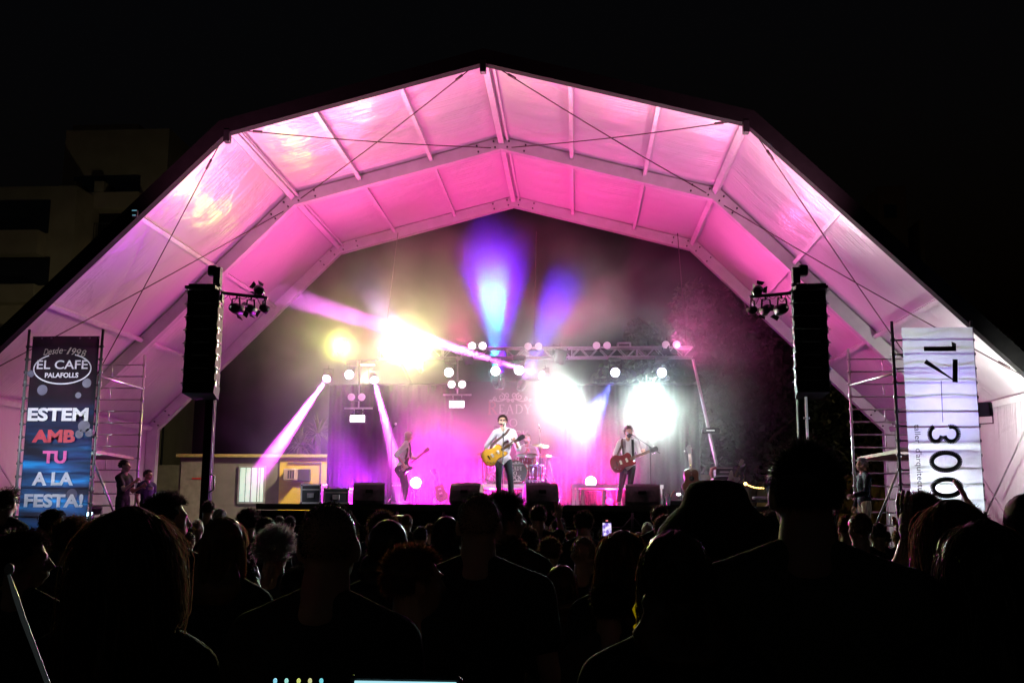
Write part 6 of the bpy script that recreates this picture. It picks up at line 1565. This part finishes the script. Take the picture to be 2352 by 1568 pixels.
# (x, top, head width, hair, colour, length, cloth, broad, head turn deg (+ = to the right), label, Y override)
CROWD = [
 (18, 1119, 52, 'curly', 'dark', .07, 'black', 1, 10, 'person with curly dark hair at the left edge below the café banner', None),
 (58, 1208, 104, 'short', 'dark', .04, 'black', 1, 62, 'dark haired person at the left edge with face turned to the right', None),
 (122, 1162, 58, 'short', 'black', .03, 'charcoal', 1, 0, 'person with smooth black hair in front of the café banner', None),
 (166, 1184, 84, 'curly', 'brown', .05, 'black', 1, 0, 'person with curly brown hair below the café banner', None),
 (300, 1150, 150, 'long', 'brown', .62, 'black', 1, 5, 'woman with very long wavy brown hair filling the left foreground', 2.35),
 (384, 1123, 90, 'short', 'black', .035, 'black', 1.1, 50, 'man with short black hair behind the long haired woman, cheek lit white', None),
 (478, 1146, 32, 'short', 'dark', .03, 'black', 1, 20, 'small dark haired person below the left speaker mast', None),
 (505, 1163, 34, 'short', 'grey', .02, 'charcoal', 1, 40, 'person with pale hair just right of the left speaker mast', None),
 (453, 1190, 30, 'buzz', 'grey', .004, 'charcoal', 1, 0, 'bald person between the black haired man and the blonde woman', None),
 (515, 1180, 92, 'bob', 'blonde', .26, 'black', 1, 8, 'woman with shaggy blonde bob left of centre', None),
 (570, 1166, 52, 'curly', 'black', .05, 'black', 1, 0, 'person with a round black afro under the yellow cabin', None),
 (611, 1183, 50, 'short', 'black', .02, 'black', 1, 0, 'person with short black hair right of the afro', None),
 (642, 1180, 28, 'short', 'black', .02, 'black', 1, 0, 'small distant head left of the big bald man', None),
 (666, 1180, 30, 'short', 'dark', .02, 'navy', 1, 0, 'small distant head touching the left of the big bald man', None),
 (575, 1203, 28, 'buzz', 'grey', .004, 'charcoal', 1, 45, 'small bald person below the afro with glinting glasses', None),
 (632, 1203, 88, 'curly', 'grey', .05, 'navy', 1, 0, 'person with frizzy grey brown curls left of the big bald man', None),
 (755, 1138, 136, 'buzz', 'black', .004, 'black', 1.12, 0, 'big bald headed man in the centre left foreground', 2.75),
 (880, 1164, 72, 'short', 'brown', .03, 'black', 1, 0, 'person with brown hair behind the right ear of the big bald man', None),
 (893, 1185, 98, 'bob', 'dark', .16, 'black', 1, 0, 'person with a dark bob right of the big bald man', 4.4),
 (934, 1178, 30, 'short', 'auburn', .02, 'black', 1, 0, 'small reddish haired head behind the dark bob', None),
 (966, 1205, 38, 'short', 'dark', .02, 'charcoal', 1, 0, 'small dark head between the bob and the long haired woman', None),
 (952, 1237, 106, 'short', 'auburn', .03, 'black', 1, 55, 'bearded person with reddish hair turned right below the dark bob', 3.3),
 (872, 1242, 46, 'bun', 'dark', .05, 'black', 1, 0, 'person with a dark bun at the shoulder of the big bald man', 6.9),
 (1026, 1179, 58, 'long', 'dark', .3, 'black', 1, 0, 'woman with long dark hair left of the tall man in the middle', None),
 (1100, 1121, 94, 'buzz', 'black', .008, 'black', 1.2, 0, 'tall broad man with cropped hair standing in the middle', 3.9),
 (1160, 1128, 62, 'short', 'black', .06, 'black', 1, 65, 'man with a dark quiff in profile just right of the tall man', 5.4),
 (1198, 1184, 28, 'short', 'dark', .02, 'black', 1, 0, 'small distant head right of the quiff', None),
 (1174, 1225, 76, 'short', 'brown', .035, 'black', 1, 20, 'person with tousled brown hair right of the tall middle man', None),
 (1208, 1202, 62, 'short', 'dark', .03, 'black', 1, 10, 'person with dark hair behind the tousled head', None),
 (1229, 1200, 30, 'curly', 'auburn', .03, 'black', 1, 0, 'small curly red brown head near the raised hand', None),
 (1262, 1227, 54, 'short', 'brown', .03, 'olive', 1, 0, 'person with round brown hair under the raised bare arm', None),
 (1299, 1216, 32, 'short', 'grey', .015, 'grey', 1, 0, 'small person in a grey cap behind the cropped boy', None),
 (1275, 1196, 26, 'short', 'auburn', .02, 'black', 1, 0, 'tiny distant head left of the grey cap', 12.5),
 (1340, 1224, 58, 'buzz', 'brown', .008, 'black', 1, 0, 'boy with cropped hair and visible ears below the phone', None),
 (1352, 1212, 26, 'short', 'dark', .02, 'maroon', 1, 0, 'tiny distant head left of the phone', None),
 (1430, 1210, 88, 'long', 'auburn', .5, 'black', 1, 0, 'woman with long reddish hair just right of the phone', None),
 (1524, 1176, 50, 'short', 'brown', .02, 'black', 1, 20, 'person with cropped hair below the water bottles', None),
 (1487, 1197, 28, 'buzz', 'grey', .006, 'charcoal', 1, 0, 'small distant head left of the cropped head below the bottles', None),
 (1548, 1204, 158, 'long', 'brown', .20, 'black', 1, -10, 'woman with tied back brown hair and a yellow earring in the right centre', 2.55),
 (1648, 1112, 108, 'long', 'dark', .35, 'black', 1.05, 0, 'person wearing a dark bucket hat in front of the rack', 3.6),
 (1766, 1170, 72, 'curly', 'dark', .045, 'black', 1, 0, 'person with dark curls left of the tallest man', None),
 (1842, 990, 142, 'short', 'black', .028, 'olive', 1.25, 0, 'tallest man with short black hair looming in the right foreground', 2.7),
 (1946, 1176, 46, 'short', 'auburn', .02, 'black', 1, 0, 'person with reddish hair behind the right shoulder of the tallest man', None),
 (1975, 1173, 50, 'short', 'brown', .02, 'black', 1, 0, 'person with brown hair under the older man in the jacket', 7.9),
 (2016, 1196, 40, 'short', 'black', .02, 'black', 1, 0, 'person with black hair left of the clapping hand', None),
 (2062, 1213, 30, 'short', 'blonde', .02, 'charcoal', 1, 0, 'small blond head under the clapping hand', None),
 (2103, 1193, 30, 'curly', 'dark', .03, 'black', 1, 0, 'small curly head right of the clapping hand', None),
 (2184, 1136, 128, 'long', 'brown', .5, 'black', 1, 0, 'woman with long brown hair in front of the white banner', 3.2),
 (2262, 1180, 132, 'long', 'dark', .5, 'black', 1, 8, 'woman with long dark hair near the right edge in front of her', 2.6),
 (2362, 1124, 100, 'bob', 'dark', .2, 'black', 1, -10, 'person with dark hair cut by the right edge of the photo', None),
]
CROWD += [
 (135, 1292, 72, 'bob', 'dark', .15, 'black', 1, 0, 'person with a dark bob low between the two left edge heads', None),
 (462, 1262, 62, 'short', 'brown', .03, 'charcoal', 1, 0, 'short haired person low between the long haired and blonde women', None),
 (566, 1282, 70, 'bun', 'dark', .05, 'black', 1, 15, 'person with a bun low beside the frizzy curls', None),
 (686, 1296, 54, 'short', 'black', .03, 'navy', 1, 0, 'person low beside the left ear of the big bald man', 4.9),
 (862, 1318, 84, 'bob', 'brown', .16, 'black', 1, 0, 'person with a brown bob low at the right shoulder of the bald man', 4.6),
 (1290, 1290, 66, 'bob', 'auburn', .15, 'black', 1, 0, 'person with an auburn bob low left of the cropped boy', 4.9),
 (1398, 1322, 74, 'short', 'dark', .03, 'charcoal', 1, 0, 'person low between the cropped boy and the earring woman', 4.3),
 (1722, 1268, 72, 'short', 'black', .03, 'maroon', 1, 0, 'person low between the bucket hat and the tallest man', 4.7),
 (2120, 1262, 66, 'curly', 'brown', .04, 'black', 1, 0, 'curly haired person low left of the woman before the white banner', 4.9),
]
# second layer of small heads close to the stage
rz = random.Random(5)
small_lab = ['left of the blonde woman', 'behind the afro', 'under the yellow cabin', 'behind the big bald man', 'between the bald man and the bob', 'near the left subwoofer', 'left of the tall middle man', 'behind the quiff', 'left of the phone arm', 'near the phone', 'right of the phone', 'under the magenta table', 'left of the bottles arm', 'under the bucket hat', 'behind the curls by the tallest man', 'behind the tallest man', 'under the older man', 'left of the white banner', 'below the white banner', 'under the café banner', 'right of the café banner', 'below the two crew men']
small_x = [430, 545, 598, 700, 845, 915, 990, 1140, 1245, 1320, 1388, 1462, 1500, 1600, 1735, 1800, 1938, 2035, 2125, 96, 225, 330]
for i, (x, lb_) in enumerate(zip(small_x, small_lab)):
    CROWD.append((x+rz.uniform(-6, 6), rz.uniform(1196, 1222), rz.uniform(26, 34), rz.choice(['short', 'short', 'bob', 'curly', 'buzz']), rz.choice(['dark', 'black', 'brown', 'auburn']), .03, rz.choice(['black', 'charcoal', 'navy', 'maroon']), 1, rz.uniform(-25, 25), 'distant %s headed spectator close to the stage, %s' % ('small', lb_), None))
bodies = {}
REC = {}
for i, (x, top, hw, hk, hc, hl, cl, br, turn, lab, Yo) in enumerate(CROWD):
    pad = {'buzz': .006, 'short': .022, 'curly': .04, 'long': .012, 'bob': .012, 'bun': .008}[hk]
    Y = Yo or (.17+pad*1.4)*2333.6/hw
    for _ in range(3):
        C = Wp(x, top, Y); s_ = (C.z-pad*.8)/1.765; s_ = max(.86, min(1.12, s_))
        if not Yo: Y = (.158*s_+pad*1.5)*2333.6/hw
    Y = min(Y, 17.5); C = Wp(x, top, Y); ztop = C.z-pad*.8; s_ = max(.80, min(1.12, ztop/1.765)); zb = ztop-1.765*s_
    a = math.radians(rz.uniform(-10, 10)); face = V(math.sin(a), math.cos(a), 0); ta = math.radians(turn)
    to = V((TX*.3-C.x)*.6, 22-Y, 0).normalized(); hf = V(to.x*math.cos(ta)+to.y*math.sin(ta), -to.x*math.sin(ta)+to.y*math.cos(ta), .04).normalized()
    far = Y > 7.5
    if far and len(bodies.get((br, cl), [])) >= 1 and i % 3:
        # copy a body that already stands in the crowd
        src, ss, sp = bodies[(br, cl)][0]
        t = src.copy(); col.objects.link(t); t.name = 'person'; t['label'] = lab; k = s_/ss; t.location = V(C.x, Y, zb+.01*s_); t.scale = (k, k, k)
        t.rotation_euler = (0, 0, -a*.9); ORG[t.name] = t.location.copy()
        for ch in src.children:
            if ch.name.startswith(('hair', 'hat')): continue
            c2_ = ch.copy(); col.objects.link(c2_); c2_.parent = t
        hp = V(0, .02*s_, 1.635*s_)
        # hair in the local frame of the copy
        ORG[t.name] = Vector((0, 0, 0)); hr_ = V(1, 0, 0)
        ho = hair(t, V(0, .02, 1.635)*ss, V(1, 0, 0), V(0, 1, 0), V(0, 0, 1), ss, hk, hc, hl, i, Y)
        REC[lab] = (t, V(C.x, Y, zb+1.635*s_), s_, Y, None); continue
    if far: face = V(0, 1, 0); hf = V(0, 1, 0)
    J, Rr, F = template(s_, V(C.x, Y, zb), face, broad=br)
    J['head'] = J['head']; mod = None
    if lab.startswith('woman with tied back'): pass
    t, H = person(lab, J, face, hf, s_, rz.choice([SKIN, SKIN2]), CW[cl], CW['navy'] if not far else None, 0.6, group=GRP, vox=(.010 if Y < 4.2 else .014 if Y < 7.5 else .018), fem=hk in ('long', 'bob'), broad=br)
    hair(t, H[0], H[1], H[2], H[3], s_, hk, hc, hl, i, Y)
    REC[lab] = (t, H[0], s_, Y, H)
    if far: bodies.setdefault((br, cl), []).append((t, s_, Y))
# hat, earring, glasses
t, hc_, s_, Y, H = REC['person wearing a dark bucket hat in front of the rack']
b = MB(); c_ = hc_+V(0, 0, .03); n = 40
prf = [(.001, .13), (.055, .127), (.088, .115), (.106, .09), (.116, .055), (.124, .03), (.165, -.005), (.20, -.05), (.21, -.085), (.205, -.09), (.115, .02)]
rings = [[c_+V(math.cos(2*PI*k/n)*r*(1+.03*math.sin(3*k*2*PI/n)), math.sin(2*PI*k/n)*r*1.05, h+(.012*math.sin(2*2*PI*k/n+1) if r > .12 else 0)) for k in range(n)] for r, h in prf]
b.loft(rings, True, False, 0, True); b.build('bucket_hat', mat('dark canvas hat', (.02, .02, .022), .9, 0, .3, 20, .5, 80), t)
t, hc_, s_, Y, H = REC['small person in a grey cap behind the cropped boy']
ct = ORG[t.name]
if H: MB().ell(hc_+V(0, -.01, .055), (.088, .105, .07)).build('cap', mat('grey cap', (.3, .3, .31), .8), t)
t, hc_, s_, Y, H = REC['woman with tied back brown hair and a yellow earring in the right centre']
ear = hc_+V(-.083, .0, -.05); b = MB(); b.tube([ear, ear+V(-.012, 0, -.02), ear+V(.0, 0, -.05)], .007, 7); b.ell(ear+V(-.004, 0, -.062), (.013, .004, .009)); b.build('earring', mat('yellow earring', (.8, .62, .04), .3, trans=.4, emit=(.8, .6, 0), estr=.25), t)  # faint emission added to make the earring look lit
t, hc_, s_, Y, H = REC['big bald headed man in the centre left foreground']
# arms raised out of the crowd: persons of their own below
def raised(label, x, ytop, Y, s_, which='R', tipd=None, cl='black', curl=.25, n=V(0, -1, 0), both=None, hk='short'):
    """a spectator mostly hidden by others whose raised arm shows"""
    tip = Wp(x, ytop, Y); k = 1 if which == 'R' else -1
    wr = tip-V(0, 0, .17*s_); sh_ = V(tip.x-k*.03, Y, 1.40*s_); bx = sh_.x-k*.178*s_
    J, Rr, F = template(s_, V(bx, Y, 0), V(0, 1, 0))
    L = (wr-J['sho'+which]).length; up = .55*s_
    if L > up: wr = J['sho'+which]+(wr-J['sho'+which])*(up/L)
    J['wri'+which] = wr; J['elb'+which] = (J['sho'+which]+wr)/2+V(k*.04, .05, 0)
    t, H = person(label, J, V(0, 1, 0), V(0, 1, 0), s_, SKIN2, CW[cl], None, .6, group=GRP, vox=.014, hands={which: dict(d=tipd or V(0, .1, 1), n=n, curl=curl, spread=.3)})
    hair(t, H[0], H[1], H[2], H[3], s_, hk, 'dark', .03, int(x), Y)
    return t, J
raised('spectator with a bare arm stretched straight up right of the singer monitor', 1283, 1152, 10.5, 1.0, 'R')
raised('spectator with a small raised fist left of the stretched arm', 1243, 1190, 11.5, .92, 'L', curl=.9)
raised('spectator with a fist in the air below the water bottles', 1562, 1155, 10.5, 1.0, 'R', curl=1.0)
t, J = raised('spectator holding up a phone to film the band', 1392, 1226, 9.5, .97, 'R', curl=.8)
ph = Wp(1394, 1212, 9.45); tt = thing('phone', ph, 'smartphone held up in the crowd with the stage on its bright screen', 'phone')
MB().bbox(ph, (.088, .012, .168), .006).build('body', BLACK, tt)
def screen_mat():
    M = bpy.data.materials.new('phone picture'); M.use_nodes = True; n = M.node_tree.nodes; l = M.node_tree.links; bs = n['Principled BSDF']
    tc = n.new('ShaderNodeTexCoord'); t_ = n.new('ShaderNodeTexNoise'); t_.inputs['Scale'].default_value = 30; l.new(tc.outputs['Object'], t_.inputs[0])
    r_ = n.new('ShaderNodeValToRGB'); r_.color_ramp.elements[0].position = .4; r_.color_ramp.elements[0].color = (.18, .1, .6, 1); r_.color_ramp.elements[1].position = .58; r_.color_ramp.elements[1].color = (.9, .8, 1, 1)
    l.new(t_.outputs[0], r_.inputs[0]); l.new(r_.outputs[0], bs.inputs['Emission Color']); bs.inputs['Emission Strength'].default_value = 1.1; bs.inputs['Base Color'].default_value = (0, 0, 0, 1); return M
b = MB(); b.box(ph+V(0, -.009, -.012), (.078, .004, .115)); b.build('screen', screen_mat(), tt)
b = MB(); b.box(ph+V(0, -.009, .066), (.02, .004, .01)); b.build('record_button', glow('red dot', (1, .25, .25), 1), tt)
raised('spectator clapping with a dark open hand left of the white banner', 2079, 1128, 3.9, 1.0, 'L', V(-.05, .1, 1), curl=.12, n=V(.9, .3, 0))
raised('spectator clapping with a hand in front of the lower white banner', 2236, 1098, 4.4, 1.03, 'R', V(-.35, .1, 1), curl=.08, n=V(-.9, .3, 0))
# near things at the bottom of the photo
def strap_tube(pts, r, name, label, cat, m_, Y):
    P_ = [Wp(a, b_, y) for a, b_, y in pts]; t = thing(name, P_[0], label, cat); b = MB(); b.tube(P_, r, 10); b.build('shaft', m_, t); return t, P_
t, P_ = strap_tube([(20, 1318, 1.3), (34, 1362, 1.28), (55, 1425, 1.26), (80, 1490, 1.25), (112, 1575, 1.22), (150, 1700, 1.2)], [.002, .0034, .0034, .0032, .003, .003], 'monopod', 'pale thin curved stick rising at the bottom left corner', 'stick', mat('grip with added glow', (.35, .38, .38), .35, trans=.0, emit=(.5, .6, .6), estr=.02), 1.3)  # weak emission added to imitate light caught on the stick
MB().ell(P_[0]+V(0, 0, .006), (.006, .006, .008)).build('tip', mat('pale tip', (.5, .5, .48), .4), t)
# lit tablet and a row of coloured indicator lamps on a small console
Yb = 1.1; p0 = Wp(931, 1562, Yb)
t = thing('tablet', p0, 'glowing screen of a tablet just reaching into the bottom edge', 'tablet')
wd = Wp(1048, 1562, Yb).x-Wp(815, 1562, Yb).x
MB().bbox(p0-V(0, -.006, .0785), (wd+.012, .008, .165), .003).build('body', BLACK, t)
MB().box(p0-V(0, 0, .0785)+V(0, 0, .0), (wd, .003, .155)).build('screen', glow('tablet screen', (.45, .9, 1), .9), t)
p0 = Wp(688, 1566, Yb); t = thing('small_console', p0, 'small device with a row of coloured indicator lamps at the bottom edge', 'device')
MB().bbox(p0-V(0, -.02, .048), (.085, .03, .08), .004).build('case', BLKM, t)
for k, (x, c_) in enumerate(((632, (.3, .8, 1)), (658, (.4, .9, .8)), (686, (.7, .8, .2)), (712, (.7, .7, .3)), (738, (.2, .8, .9)))):
    q = Wp(x, 1563, Yb-.01); b = MB(); b.ell(q, (.0022, .0022, .003), n=10, m=7); b.build('indicator_lamp', emat('indicator %d' % k, c_, .8), t)
